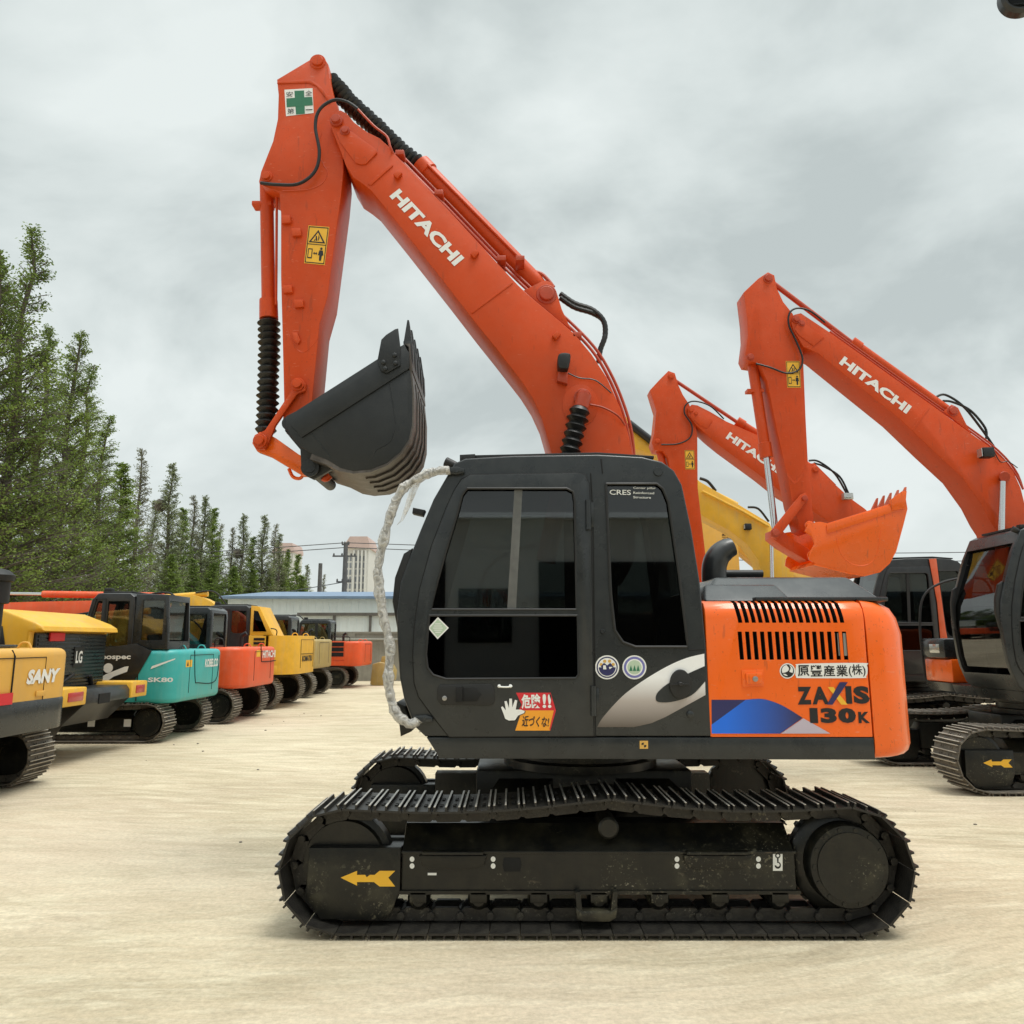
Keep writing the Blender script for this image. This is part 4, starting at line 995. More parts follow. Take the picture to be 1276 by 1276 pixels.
bm = bmesh.new(); pin(bm, 992, 398, YA - .012, .035); pin(bm, 999, 403, YA - .012, .03, .02); pin(bm, 1187, 512, YA + .06, .05); pin(bm, 957, 347, YA + .05, .045); pin(bm, 935, 445, YA + .05, .035); pin(bm, 1002, 621, YA, .035); pin(bm, 966, 664, YA - .02, .04); pin(bm, 1252, 594, YA - .06, .045)
a_tube(bm, [at(1252, 594, YA - .12), at(1252, 594, YA + .1)], .06, 16); a_tube(bm, [at(966, 664, YA - .02), at(966, 664, YA + .46)], .05, 16); a_tube(bm, [at(1002, 621, YA), at(1002, 621, YA + .42)], .045, 16)
obj('boom_pin', bm, 'red_pin', bA)
bm = bmesh.new()
for o1, yy in ((0, .08), (2, .14)):
    a_tube(bm, smooth_path([at(1034 + o1, 413 - o1, YA + yy), at(1100 + o1, 460 - o1, YA + yy), at(1160 + o1, 503 - o1, YA + yy), at(1231 + o1, 554 - o1, YA + yy), at(1262 + o1, 586 - o1, YA + yy), at(1275, 610, YA + yy)], 4), .013, 8)
obj('hydraulic_pipe', bm, 'red_pin', bA)
bm = bmesh.new()
for o1 in (0, 9): a_tube(bm, smooth_path([at(1166 + o1, 495 + o1 * .5, YA + .2), at(1178 + o1, 492 + o1, YA + .2), at(1200 + o1, 506 + o1 * .6, YA + .2), at(1222 + o1 * .6, 533, YA + .2), at(1238 - o1, 556 - o1, YA + .2)], 6), .016, 8)
a_tube(bm, smooth_path([at(942, 453, YA + .02), at(960, 458, YA), at(980, 465, YA), at(995, 461, YA), at(1000, 447, YA), at(992, 425, YA), at(983, 405, YA), at(984, 390, YA), at(994, 384, YA), at(1010, 388, YA), at(1028, 402, YA)], 6), .013, 8)
a_tube(bm, smooth_path([at(1236, 556, YA), at(1246, 575, YA - .02), at(1256, 575, YA - .02), at(1268, 583, YA)], 6), .006, 6)
obj('black_hose', bm, 'rubber', bA)
bm = bmesh.new(); a_box(bm, *[v for v in (at(1224, 570, YA - .12).x, at(1238, 570, YA - .12).x)], YA - .16, YA - .04, at(0, 570, YA - .12).z, at(0, 558, YA - .12).z, bev=.01); wl = obj('work_lamp', bm, ['trim'], bA)
bm = bmesh.new(); a_box(bm, at(1223, 570, YA - .12).x - .008, at(1223, 570, YA - .12).x + .001, YA - .15, YA - .05, at(0, 569, YA - .12).z, at(0, 559, YA - .12).z); obj('lamp_lens', bm, 'lens', wl)
CA = YA + .22
bm = bmesh.new(); A = at(1060, 427, CA); B = at(1180, 512, CA); d = B - A
a_lathe(bm, A, d, [(0, .07), (0, .09), (.14, .09), (.145, .075), (d.length, .07)], 20); obj('arm_cylinder', bm, 'orange_boom', rA)
bm = bmesh.new(); a_tube(bm, [at(962, 352, CA), at(1062, 428, CA)], .035, 12); obj('arm_cylinder_rod', bm, 'red_pin', rA)
bm = bmesh.new(); A = at(937, 450, YA + .2); B = at(955, 570, YA + .2); d = B - A
a_lathe(bm, A, d, [(0, .05), (.04, .07), (d.length - .2, .07), (d.length - .19, .085), (d.length, .085)], 20); z = at(940, 488, YA + .2); a_box(bm, z.x - .11, z.x + .11, z.y - .06, z.y + .06, z.z - .02, z.z + .02)
obj('bucket_cylinder', bm, 'orange_boom', rA)
bm = bmesh.new(); a_tube(bm, [at(955, 568, YA + .2), at(966, 660, YA + .2)], .042, 16); obj('bucket_cylinder_rod', bm, 'chrome', rA)
bm = bmesh.new(); a_tube(bm, [at(1249, 600, YA - .12), at(1248, 668, YA - .12)], .036, 16); obj('boom_cylinder_rod', bm, 'chrome', rA)
bm = bmesh.new(); a_tube(bm, [at(1248, 665, YA - .12), at(1247, 760, YA - .12)], .07, 16); obj('boom_cylinder', bm, 'orange_boom', rA)
for yy in (YA - .01, YA + .42):
    ext('tipping_link', 'orange_boom', rA, xz([(998, 616), (1004, 614), (1008, 621), (1003, 627), (974, 665), (968, 672), (960, 668), (962, 660)], yy), yy, yy + .035, .005)
ext('bucket_link', 'orange_boom', rA, xz([(962, 661), (972, 658), (982, 668), (1014, 688), (1016, 697), (1006, 699), (974, 680), (962, 670)], YA + .08), YA + .08, YA + .36, .008)
KA0, KA1 = YA - .20, YA + .66
sb = [(1003, 662), (1008, 652), (1022, 650), (1031, 652), (1070, 640), (1127, 622), (1129, 634), (1124, 653), (1115, 686), (1108, 700), (1096, 711), (1078, 716), (1058, 713), (1035, 707), (1016, 702), (1008, 697), (1009, 688), (1015, 678), (1012, 669)]
S = xz(sb, KA0)
o_ = xz([(1129, 622), (1131, 634), (1126, 654), (1117, 687), (1109, 702), (1097, 713), (1078, 718), (1057, 715), (1034, 709), (1014, 704)], KA0); i_ = xz([(1126, 622), (1127, 634), (1122, 653), (1113, 685), (1106, 698), (1094, 709), (1078, 713), (1058, 710), (1037, 704), (1018, 699)], KA0)
bm = bmesh.new(); a_prism(bm, o_ + i_[::-1], KA0 + .003, KA1 - .003); bkt = obj('bucket', bm, 'orange_panel', rA, smooth=40)
ext('side_plate', 'orange_panel', bkt, S, KA0, KA0 + .025); ext('side_plate', 'orange_panel', bkt, S, KA1 - .025, KA1)
bm = bmesh.new(); a_prism(bm, xz([(1030, 654), (1127, 624), (1126, 634), (1031, 665)], KA0 - .012), KA0 - .012, KA0 - .0005, bev=.003)
a_tube(bm, smooth_path([at(1042, 668, KA0), at(1048, 690, KA0), at(1062, 703, KA0), at(1080, 704, KA0), at(1092, 692, KA0), at(1098, 660, KA0)], 5), .005, 6)
a_prism(bm, xz([(1108, 624), (1124, 612), (1130, 612), (1128, 634), (1112, 636)], KA0 - .02), KA0 - .02, KA0 - .0125, bev=.003)
pin(bm, 1009, 655, KA0 + .1, .04); pin(bm, 1012, 692, KA0 + .1, .04)
obj('bucket_reinforcement', bm, 'orange_panel', bkt)
for k in range(5):
    y = KA0 + .02 + k * (KA1 - KA0 - .1) / 4; bm = bmesh.new(); b0 = at(1121, 622, KA0); b1 = at(1129, 622, KA0); tp = at(1131, 606, KA0)
    v = [bm.verts.new(q) for q in ((b0.x, y, b0.z - .04), (b1.x, y, b1.z - .04), (b1.x, y + .07, b1.z - .04), (b0.x, y + .07, b0.z - .04))]; w = [bm.verts.new(q) for q in ((tp.x - .008, y + .02, tp.z), (tp.x + .008, y + .02, tp.z), (tp.x + .008, y + .05, tp.z), (tp.x - .008, y + .05, tp.z))]
    bm.faces.new(v); bm.faces.new(w)
    for i in range(4): bm.faces.new((v[i], v[(i + 1) % 4], w[(i + 1) % 4], w[i]))
    obj('bucket_tooth', bm, 'orange_old', bkt)
lettering('HITACHI', (1045, 453), (1129, 516), .135, YA - .0005, 'white', bA, bold=.045)
warn_sticker(sA, (979, 450), (996.5, 450), (981, 483), (998, 483), YA + .05)
def raise_cab(c_, k):
    seen = set()
    def go(o):
        if o.type == 'MESH' and o.data.name not in seen:
            seen.add(o.data.name)
            for v in o.data.vertices: v.co.z = 1.104 + (v.co.z - 1.104) * k if v.co.z > 1.104 else v.co.z
        for ch in o.children: go(ch)
    go(c_)
raise_cab(cabA, 1.10)
bm = bmesh.new()
for k in range(6): a_tube(bm, [(5.62 + .02 * k, 4.95, 1.75 + k * .17), (6.6, 4.95, 1.75 + k * .17)], .007, 6)
obj('window_guard', bm, 'trim', cabA)
# yellow arrow on its front yoke
pA = [(424.5, 1093.5), (445, 1085), (445, 1090), (467, 1090), (473, 1085), (492.5, 1085), (484, 1093.5), (492.5, 1104.5), (473, 1104.5), (466, 1099), (445, 1099), (445, 1103.5)]
bm = bmesh.new(); poly(bm, pA, .10, off=(6.19, 4.03, .03), th=.002); flat('arrow_sign', bm, 'yellow_ink', rA)

rB = thing('excavator', (7.38, 9.95, 0), 'orange excavator farthest back of the three, with orange pillar on its dark cab', 'excavator', 'orange excavators with dark cabs facing left')
cabB, doorB, covB, _ = base_machine(rB, 6.88, 8.7, cabm='cab_black', single=False, shoe_m=('track_dusty', 'track_dusty_edge'), detail=False, cut_slots=False)
bm = bmesh.new(); q = xz([(722, 569), (748, 568), (752, 640), (762, 780), (778, 900), (742, 915), (739, 700)], 0); a_prism(bm, q, -.03, -.0135, bev=.006, off=(6.88, 8.7, 0)); obj('cab_pillar', bm, 'orange_old', cabB); raise_cab(cabB, 1.17)
YB = 9.7
bB, sB = front_end(rB, YB,
    [(858, 518), (857, 509), (862, 504), (869, 505), (885, 513), (905, 525), (962, 550), (1023, 587), (1040, 603), (1060, 621), (1078, 634), (1095, 652), (1107, 680), (1110, 715), (1095, 722), (1085, 700), (1070, 680), (1040, 655), (1005, 632), (977, 616), (948, 593), (900, 558), (884, 545), (868, 530)],
    [(810, 486), (822, 473), (833, 462), (841, 465), (845, 479), (851, 492), (859, 504), (866, 525), (869, 543), (869.5, 608), (877, 673), (882, 718), (876, 728), (868, 720), (862, 690), (848, 640), (832, 570), (826, 562), (816, 561), (812, 552), (815, 540), (818, 512)],
    .34, .44, 'orange_boom', False)
bm = bmesh.new(); pin(bm, 861, 511, YB, .04); pin(bm, 867, 515, YB, .035); pin(bm, 1016, 585, YB, .05); pin(bm, 836, 469, YB + .05, .045); pin(bm, 819, 550, YB + .05, .04)
a_prism(bm, xz([(861, 513), (866, 512), (888, 524), (881, 534), (872, 530), (861, 520)], YB - .012), YB - .012, YB - .0005, bev=.003)
a_prism(bm, xz([(1005, 578), (1015, 577), (1022, 584), (1042, 604), (1030, 596)], YB + .06), YB + .06, YB + .1, bev=.003)
obj('boom_pin', bm, 'orange_boom', bB)
bm = bmesh.new(); A = at(918, 525, YB + .2); B = at(1010, 583, YB + .2); d = B - A; a_lathe(bm, A, d, [(0, .1), (.16, .1), (.165, .08), (d.length, .075)], 16); obj('arm_cylinder', bm, 'orange_boom', rB)
bm = bmesh.new(); a_tube(bm, [at(838, 472, YB + .2), at(920, 527, YB + .2)], .035, 10); obj('arm_cylinder_rod', bm, 'red_pin', rB)
bm = bmesh.new(); A = at(819, 552, YB + .2); B = at(842, 640, YB + .2); d = B - A; a_lathe(bm, A, d, [(0, .05), (.04, .07), (d.length, .07)], 16); a_tube(bm, [at(874, 684, YB + .2), at(876, 720, YB + .2)], .06, 12); obj('bucket_cylinder', bm, 'orange_boom', rB)
bm = bmesh.new()
for o1 in (0, 6): a_tube(bm, smooth_path([at(1008 + o1, 574 + o1 * .5, YB + .2), at(1020 + o1, 575 + o1, YB + .2), at(1040 + o1, 590 + o1 * .6, YB + .2), at(1055 + o1 * .4, 615, YB + .2)], 6), .02, 8)
a_tube(bm, smooth_path([at(824, 554, YB), at(845, 553, YB), at(860, 545, YB), at(862, 530, YB), at(853, 515, YB), at(855, 504, YB), at(866, 500, YB), at(885, 506, YB), at(902, 522, YB)], 6), .015, 8)
obj('black_hose', bm, 'rubber', bB)
lettering('HITACHI', (904, 546), (968, 590), .16, YB - .0005, 'white', bB, bold=.045)
warn_sticker(sB, (853, 561), (865, 561), (854, 585), (866, 585), YB + .05)
bm = bmesh.new(); a_box(bm, at(1050, 620, YB - .1).x, at(1062, 620, YB - .1).x, YB - .16, YB - .04, at(0, 624, YB).z, at(0, 616, YB).z, bev=.01); obj('work_lamp', bm, 'lens', bB)
# hidden bucket
bm = bmesh.new(); a_prism(bm, xz([(868, 735), (880, 722), (930, 735), (928, 760), (915, 775), (890, 775), (872, 755)], YB - .2), YB - .2, YB + .65, bev=.02); obj('bucket', bm, 'orange_panel', rB)

# ------------------------------------------------------------------ generic smaller excavators
def generic(root, ox, oy, W, Lt, hT, shoe, body, cabm, ctop, htop, xr, cab_x0, cab_x1, rear_r=.25, zdeck=(.62, .82), boomspec=None, pillar=None, gauge=None, cw=None, zdet=True, cab_w=.95, frame_m='frame_black'):
    """machine facing -x; ox: rear end of the tracks, oy: near side; xr: rear face of the body"""
    r = hT / 2 - .035; xa = ox - Lt + r + .05; xb = ox - r - .05; zc = hT / 2
    n = int(round((2 * (xb - xa) + 2 * math.pi * r) / .155))
    g = gauge or (W - shoe)
    for y0, near in ((oy, True), (oy + g, False)):
        crawler(root, track_path(xa, r, xb, r, zc, zc, droop=.03), n, shoe, y0, False, ('track_dusty', 'track_dusty_edge'), 'track_dusty')
        frame_set(root, xa, xb, zc, zc, r, r, y0, shoe, near, fm=frame_m, plain=True)
    xm = (xa + xb) / 2
    bm = bmesh.new(); a_box(bm, xm - .6, xm + .6, oy + shoe * .7, oy + g + shoe * .3, .25, hT - .05, bev=.03); a_lathe(bm, (xm, oy + W / 2, hT - .05), (0, 0, 1), [(0, .5), (zdeck[0] - hT + .055, .5)], 30); obj('undercarriage_frame', bm, 'frame_black', root)
    z0, z1 = zdeck
    bm = bmesh.new()
    def planshape(x0, x1, rr, ins=0):
        p = [(x0, oy + ins)]
        for i in range(7): a = R(-90 + 90 * i / 6); p.append((x1 - rr + rr * math.cos(a) - ins, oy + rr + rr * math.sin(a) + ins))
        for i in range(7): a = R(90 * i / 6); p.append((x1 - rr + rr * math.cos(a) - ins, oy + W - rr + rr * math.sin(a) - ins))
        p.append((x0, oy + W - ins)); return p
    a_prism(bm, planshape(cab_x0 + .1, xr - .25, .3, .02), z0, z1, axis='z', bev=.01); obj('deck', bm, body if cw is None else 'cab_black', root)
    xs = cab_x1 + .005
    xc = xr - .62
    bm = bmesh.new(); a_prism(bm, planshape(xs, xc - .006, .01), z1 + .002, htop, axis='z', bev=.06, seg=4); cover = obj('engine_cover', bm, body, root)
    bm = bmesh.new(); a_prism(bm, planshape(xc, xr, rear_r), z0 - .02, htop, axis='z', bev=.085, seg=4); ctw = obj('counterweight', bm, cw or body, root, smooth=50)
    bm = bmesh.new(); a_box(bm, cab_x0 + .2, xs - .01, oy + W * .62, oy + W - .03, z1 + .003, htop - .1, bev=.04); obj('side_tank', bm, body, root)
    # cab
    zt = ctop
    prof = [(cab_x0 + .10, z1), (cab_x0, z1 + .35), (cab_x0 + .02, z1 + .75), (cab_x0 + .16, zt - .12), (cab_x0 + .26, zt - .01), (cab_x0 + .36, zt), (cab_x1 - .1, zt), (cab_x1 - .02, zt - .06), (cab_x1, zt - .18), (cab_x1, z1)]
    cabo = ext('cab', [cabm, 'trim'], root, prof, oy + .015, oy + cab_w, .03, seg=3)
    ccx = (cab_x0 + cab_x1) / 2
    def sc_(p, k): return [(ccx + (x - ccx) * k, z) for x, z in p]
    cb = bmesh.new(); a_prism(cb, [(cab_x0 + .14, z1 + .05), (cab_x0 + .05, z1 + .4), (cab_x0 + .07, z1 + .75), (cab_x0 + .21, zt - .14), (cab_x0 + .32, zt - .06), (cab_x1 - .1, zt - .06), (cab_x1 - .06, zt - .15), (cab_x1 - .06, z1 + .05)], oy + .06, oy + cab_w - .05, mi=1); cut(cabo, cb)
    d1 = cab_x1 - .50
    w1 = [(cab_x0 + .13, z1 + .72), (cab_x0 + .27, zt - .14), (d1 - .06, zt - .14), (d1 - .06, z1 + .72)]
    w2 = [(d1 + .04, htop + .06 if htop > z1 + .5 else z1 + .72), (d1 + .04, zt - .14), (cab_x1 - .10, zt - .14), (cab_x1 - .08, htop + .06)]
    w3 = [(cab_x0 + .16, z1 + .12), (cab_x0 + .08, z1 + .4), (cab_x0 + .12, z1 + .64), (d1 - .3, z1 + .64), (d1 - .3, z1 + .12)]
    for w in (w1, w2, w3):
        cb = bmesh.new(); a_prism(cb, w, oy - .1, oy + cab_w + .1, mi=1); cut(cabo, cb)
        for ya in (oy + .03, oy + cab_w - .03): ext('cab_window', 'glass_clear' if w is not w3 else 'glass_dark', cabo, w, ya, ya + .005, 0)
    cb = bmesh.new(); a_box(cb, cab_x0 - .3, cab_x0 + .5, oy + .11, oy + cab_w - .1, z1 + .45, zt - .16, mi=1); cut(cabo, cb)
    cb = bmesh.new(); a_box(cb, cab_x1 - .2, cab_x1 + .2, oy + .12, oy + cab_w - .11, htop + .04, zt - .12, mi=1); cut(cabo, cb)
    bm = bmesh.new(); a_box(bm, cab_x1 - .03, cab_x1 - .024, oy + .12, oy + cab_w - .11, htop + .04, zt - .12); obj('rear_window', bm, 'glass_clear', cabo)
    bm = bmesh.new(); a_box(bm, ccx - .1, ccx + .3, oy + .27, oy + .7, z1 + .3, z1 + .5, bev=.04); a_box(bm, ccx + .22, ccx + .36, oy + .27, oy + .7, z1 + .45, z1 + 1.1, bev=.05); obj('operator_seat', bm, 'seat_red' if pillar == 'red' else 'seat', cabo)
    bm = bmesh.new()
    a_tube(bm, [(x, oy + .01, z) for x, z in [(d1, z1 + .02), (d1, zt - .1), (cab_x0 + .24, zt - .1), (cab_x0 + .08, z1 + .7), (cab_x0 + .06, z1 + .4), (cab_x0 + .13, z1 + .02), (d1, z1 + .02)]], .012, 6)
    obj('door_frame', bm, 'trim', cabo)
    bm = bmesh.new(); a_tube(bm, smooth_path([(xs + .2, oy + W * .55, htop - .02), (xs + .2, oy + W * .55, htop + .22), (xs + .3, oy + W * .55, htop + .30)], 5), .045, 12); obj('exhaust_pipe', bm, 'trim', root)
    bm = bmesh.new()
    a_tube(bm, smooth_path([(cab_x1 + .06, oy + .12, htop - .01), (cab_x1 + .08, oy + .10, htop + .16), (xc + .1, oy + .10, htop + .16), (xc + .14, oy + .12, htop - .01)], 5), .014, 8); obj('handrail', bm, 'trim', root)
    bm = bmesh.new(); a_box(bm, cab_x0 + .30, cab_x0 + .42, oy + .12, oy + .26, zt + .002, zt + .09, bev=.015); obj('roof_lamp', bm, 'trim', cabo)
    bm = bmesh.new(); a_box(bm, cab_x0 + .30, cab_x1 - .1, oy + .1, oy + cab_w - .1, zt - .002, zt + .03, bev=.012); obj('roof_hatch', bm, 'trim', cabo)
    bm = bmesh.new(); a_tube(bm, smooth_path([(cab_x0 + .12, oy - .0, z1 + .5), (cab_x0 + .0, oy - .12, z1 + .75), (cab_x0 + .02, oy - .16, z1 + 1.1)], 4), .012, 6); a_box(bm, cab_x0 - .02, cab_x0 + .03, oy - .26, oy - .08, z1 + .85, z1 + 1.15, bev=.01); obj('mirror', bm, 'trim', cabo)
    bm = bmesh.new(); a_box(bm, d1 - .14, d1 - .05, oy - .012, oy - .001, z1 + .52, z1 + .56, bev=.003); obj('door_handle', bm, 'steel', cabo)
    bm = bmesh.new(); hc = (z0 + htop) / 2
    a_tube(bm, [(xr + .001, oy + W * .26, z0 + .12), (xr + .001, oy + W * .26, htop - .1), (xr + .001, oy + W * .74, htop - .1), (xr + .001, oy + W * .74, z0 + .12)], .006, 5); obj('cover_seam', bm, 'dark', ctw)
    for f in (.3, .7): bm = bmesh.new(); a_tube(bm, smooth_path([(xr - .28, oy + W * f, htop - .01), (xr - .24, oy + W * f, htop + .06), (xr - .16, oy + W * f, htop + .06), (xr - .12, oy + W * f, htop - .01)], 4), .012, 6); obj('lifting_eye', bm, body, ctw)
    if boomspec:
        zt_, xt, col, drop = boomspec
        by = oy + W * .5 - .18; x0 = cab_x0 + .35
        up = smooth2([(x0 + .1, z1 + .2), (x0 - .25, zt_ - .45), (x0 - .9, zt_ - .02), (x0 - 1.8, zt_ - .05), (xt + .4, zt_ - .45 - drop), (xt, zt_ - .7 - drop)], 4)
        lo = smooth2([(xt - .02, zt_ - .95 - drop), (xt + .4, zt_ - .78 - drop), (x0 - 1.8, zt_ - .45), (x0 - 1.0, zt_ - .5), (x0 - .55, zt_ - .85), (x0 - .2, z1 + .12)], 4)
        b = ext('boom', col, root, up + lo, by, by + .34, .006)
        ext('stick', col, root, [(xt - .15, zt_ - .5 - drop), (xt + .15, zt_ - .62 - drop), (xt + .12, zt_ - 1.1 - drop), (xt + .7, .55), (xt + .5, .42), (xt - .2, zt_ - 1.2 - drop)], by + .05, by + .3, .006)
        kp = [(xt + .45, .55), (xt + .75, .5), (xt + .95, .15), (xt + .8, .0), (xt + .5, .02), (xt + .25, .2)]
        ext('bucket', 'bucket_black' if col != 'orange_old' else col, root, kp, by - .15, by + .5, .02)
        bm = bmesh.new(); A = Vector((x0 - .7, by + .17, zt_ + .05)); B = Vector((xt + .4, by + .17, zt_ - .18 - drop)); a_tube(bm, [A, A.lerp(B, .6)], .075, 12); a_tube(bm, [A.lerp(B, .6), B], .035, 10, mi=1)
        obj('arm_cylinder', bm, [col, 'chrome'], root)
        bm = bmesh.new(); a_tube(bm, smooth_path([(x0 - .1, by + .1, zt_ - .3), (x0 - .5, by + .1, zt_ + .1), (x0 - 1.0, by + .1, zt_ + .08)], 6), .02, 8); obj('black_hose', bm, 'rubber', b)
    return cabo, cover, ctw

GL = 'machines parked in the left row'
# nearest, cut by the left edge
r1 = thing('compact_excavator', (-7.0, 3.75, 0), 'yellow and grey compact excavator at the left edge, white lettering on its rear', 'excavator', GL)
c1, cv1, cw1 = generic(r1, -5.5, 2.45, 2.45, 2.9, .68, .5, 'yellow_sany', 'cab_black', 2.48, 1.58, -5.33, -8.0, -6.35, rear_r=.34, zdeck=(.72, .95), gauge=2.02, boomspec=(2.3, -11.5, 'yellow_sany', 0))
# lower grey half of the tail
bm = bmesh.new()
def tail_plan(x0, x1, y0, y1, rr):
    p = [(x0, y0)]
    for i in range(7): a = R(-90 + 90 * i / 6); p.append((x1 - rr + rr * math.cos(a), y0 + rr + rr * math.sin(a)))
    for i in range(7): a = R(90 * i / 6); p.append((x1 - rr + rr * math.cos(a), y1 - rr + rr * math.sin(a)))
    p.append((x0, y1)); return p
a_prism(bm, tail_plan(-6.6, -5.318, 2.438, 4.912, .35), .66, 1.02, axis='z', bev=.03); obj('tail_skirt', bm, 'cab_grey', r1)
bm = bmesh.new(); a_box(bm, -5.317, -5.305, 3.35, 3.70, 1.0, 1.12); obj('tail_reflector', bm, 'red_ink', cw1)
bm = bmesh.new(); a_text(bm, 'SANY', (-5.325, 3.93, 1.19), (0, .62, .0), (0, 0, .16), .003, .06, .2); flat('lettering', bm, 'white', cw1)
bm = bmesh.new(); a_box(bm, -5.328, -5.312, 4.12, 4.28, 1.05, 1.11, bev=.004); obj('tail_latch', bm, 'yellow_sany', cw1)
bm = bmesh.new(); a_tube(bm, [(-5.322, 3.69, 1.03), (-5.322, 3.69, 1.5), (-5.36, 3.69, 1.565)], .008, 6); obj('panel_seam', bm, 'dark', cw1)
bm = bmesh.new(); a_lathe(bm, (-6.07, 4.4, 1.59), (0, 0, 1), [(0, .08), (.5, .08), (.51, .13), (.76, .13), (.77, .16), (.84, .17), (.90, .10), (.92, .02)], 20); obj('air_intake', bm, 'trim', r1)
bm = bmesh.new(); a_prism(bm, tail_plan(-7.6, -5.75, 2.9, 4.6, .3), 1.583, 1.62, axis='z', bev=.01)
obj('hood_top', bm, 'cab_grey', r1)

# wheel loader seen from behind
r2 = thing('wheel_loader', (-7.3, 6.7, 0), 'yellow wheel loader seen from behind, dark rear grille and red tail lamps', 'loader', GL)
bm = bmesh.new()
hy0, hy1 = 5.75, 7.75
a_prism(bm, [(-8.8, 1.2), (-8.8, 2.12), (-8.0, 2.16), (-6.85, 2.08), (-6.42, 1.92), (-6.32, 1.86), (-6.30, 1.80), (-6.48, 1.78), (-6.5, 1.2)], hy0, hy1, bev=.05, seg=3)
hood = obj('hood', bm, ['yellow', 'dark'], r2)
bm = bmesh.new(); a_box(bm, -6.497, -6.44, hy0 + .10, hy1 - .10, .98, 1.77, bev=.01)
for k in range(14): z = 1.02 + k * .053; a_box(bm, -6.439, -6.425, hy0 + .13, hy1 - .13, z, z + .03)
obj('grille', bm, 'cab_grey', hood)
bm = bmesh.new(); a_box(bm, -6.424, -6.415, 6.75, 6.99, 1.28, 1.58, bev=.01, mi=0); a_text(bm, 'LG', (-6.414, 6.79, 1.34), (0, .17, 0), (0, 0, .18), .002, .03, mi=1); obj('grille_badge', bm, ['trim', 'white'], hood, smooth=0)
bm = bmesh.new(); a_prism(bm, [(-8.2, 1.45), (-8.1, 1.9), (-6.85, 1.86), (-6.75, 1.45)], hy0 - .012, hy0 - .001, bev=.004); obj('side_vent', bm, 'cab_grey', hood)
bm = bmesh.new(); a_box(bm, -6.43, -6.40, 6.1, 6.45, 1.66, 1.78, bev=.01); obj('hood_lamp', bm, 'red_ink', hood)
bm = bmesh.new()
bmp = [(-6.6, .55), (-6.6, 1.0), (-5.95, 1.0), (-5.9, .93), (-5.9, .80), (-6.2, .5)]
a_prism(bm, bmp, hy0 + .45, hy1 - .30, bev=.02); obj('rear_weight', bm, 'cab_black', r2)
for ya, yb in ((hy0 - .15, hy0 + .448), (hy1 - .298, hy1 + .22)):
    bm = bmesh.new(); a_box(bm, -6.7, -5.88, ya, yb, .80, 1.04, bev=.02); q = obj('lamp_housing', bm, 'yellow', r2)
    bm = bmesh.new(); a_box(bm, -5.882, -5.868, ya + .14, yb - .10, .86, .98, bev=.005); obj('tail_lamp', bm, 'tail_red', q)
bm = bmesh.new(); a_box(bm, -5.905, -5.888, 6.55, 6.85, .78, .92); obj('tow_opening', bm, 'dark', r2)
bm = bmesh.new(); a_box(bm, -9.6, -8.75, hy0 + .2, hy1 - .2, 1.1, 3.05, bev=.08); a_box(bm, -10.4, -9.5, hy0 + .5, hy1 - .5, .7, 1.4, bev=.05); obj('cab', bm, 'cab_black', r2)
for x in (-7.6, -10.2):
    for y in (hy0 - .05, hy1 - .4):
        bm = bmesh.new(); a_lathe(bm, (x, y, .6), (0, 1, 0), [(0, .3), (.02, .5), (.06, .6), (.38, .6), (.43, .5), (.45, .3)], 28); w = obj('wheel', bm, 'rubber', r2)
        bm = bmesh.new(); a_lathe(bm, (x, y - .004, .6), (0, 1, 0), [(0, .1), (.004, .29), (.45, .29), (.455, .1)], 20); obj('rim', bm, 'yellow', w)
bm = bmesh.new(); a_tube(bm, [(-6.42, 6.3, 1.0), (-6.40, 6.75, 1.18)], .02, 8); a_tube(bm, [(-6.42, hy1 - .45, 1.0), (-6.40, hy1 - .55, 1.15)], .03, 8); obj('hood_handle', bm, 'trim', hood)

# teal
r3 = thing('compact_excavator', (-7.2, 9.4, 0), 'teal compact excavator with black open-looking cab, third in the left row', 'excavator', GL)
c3, cv3, cw3 = generic(r3, -5.70, 8.34, 2.15, 3.0, .66, .45, 'teal', 'cab_black', 2.47, 1.52, -5.60, -7.28, -5.62 - .75, rear_r=.28, zdeck=(.66, .92), gauge=1.60, boomspec=(2.05, -11.0, 'teal', .1), frame_m='frame_black')
# taller cab back pane and grey lower side panel of the cab
bm = bmesh.new(); a_prism(bm, [(-6.372, 1.525), (-6.372, 2.455), (-5.82, 2.44), (-5.77, 1.525)], 8.36, 9.25, bev=.02, seg=2); cb_ = obj('cab_rear_section', bm, ['cab_grey', 'trim'], r3)
cb = bmesh.new(); a_box(cb, -6.30, -5.3, 8.42, 9.19, 1.66, 2.34, mi=1); cut(cb_, cb)
cb = bmesh.new(); a_box(cb, -6.24, -5.88, 8.2, 9.4, 1.68, 2.34, mi=1); cut(cb_, cb)
bm = bmesh.new(); a_box(bm, -6.24, -5.88, 8.375, 8.38, 1.68, 2.34); a_box(bm, -5.85, -5.845, 8.42, 9.19, 1.68, 2.34); obj('rear_pane', bm, 'glass_clear', cb_)
bm = bmesh.new(); a_prism(bm, [(-7.15, .95), (-7.15, 1.50), (-6.3, 1.62), (-6.02, 1.50), (-6.30, .95)], 8.325, 8.338, bev=.004); pn = obj('cab_side_panel', bm, 'cab_black', r3)
bm = bmesh.new()
def wpoly(bm, pts, y, mi=0):
    bm.faces.new([bm.verts.new((a, y, b)) for a, b in pts]).material_index = mi
wpoly(bm, [(-6.95, .98), (-6.75, 1.12), (-6.45, 1.24), (-6.38, 1.25), (-6.40, 1.16), (-6.62, 1.08), (-6.72, 1.0), (-6.55, .98)], 8.321)
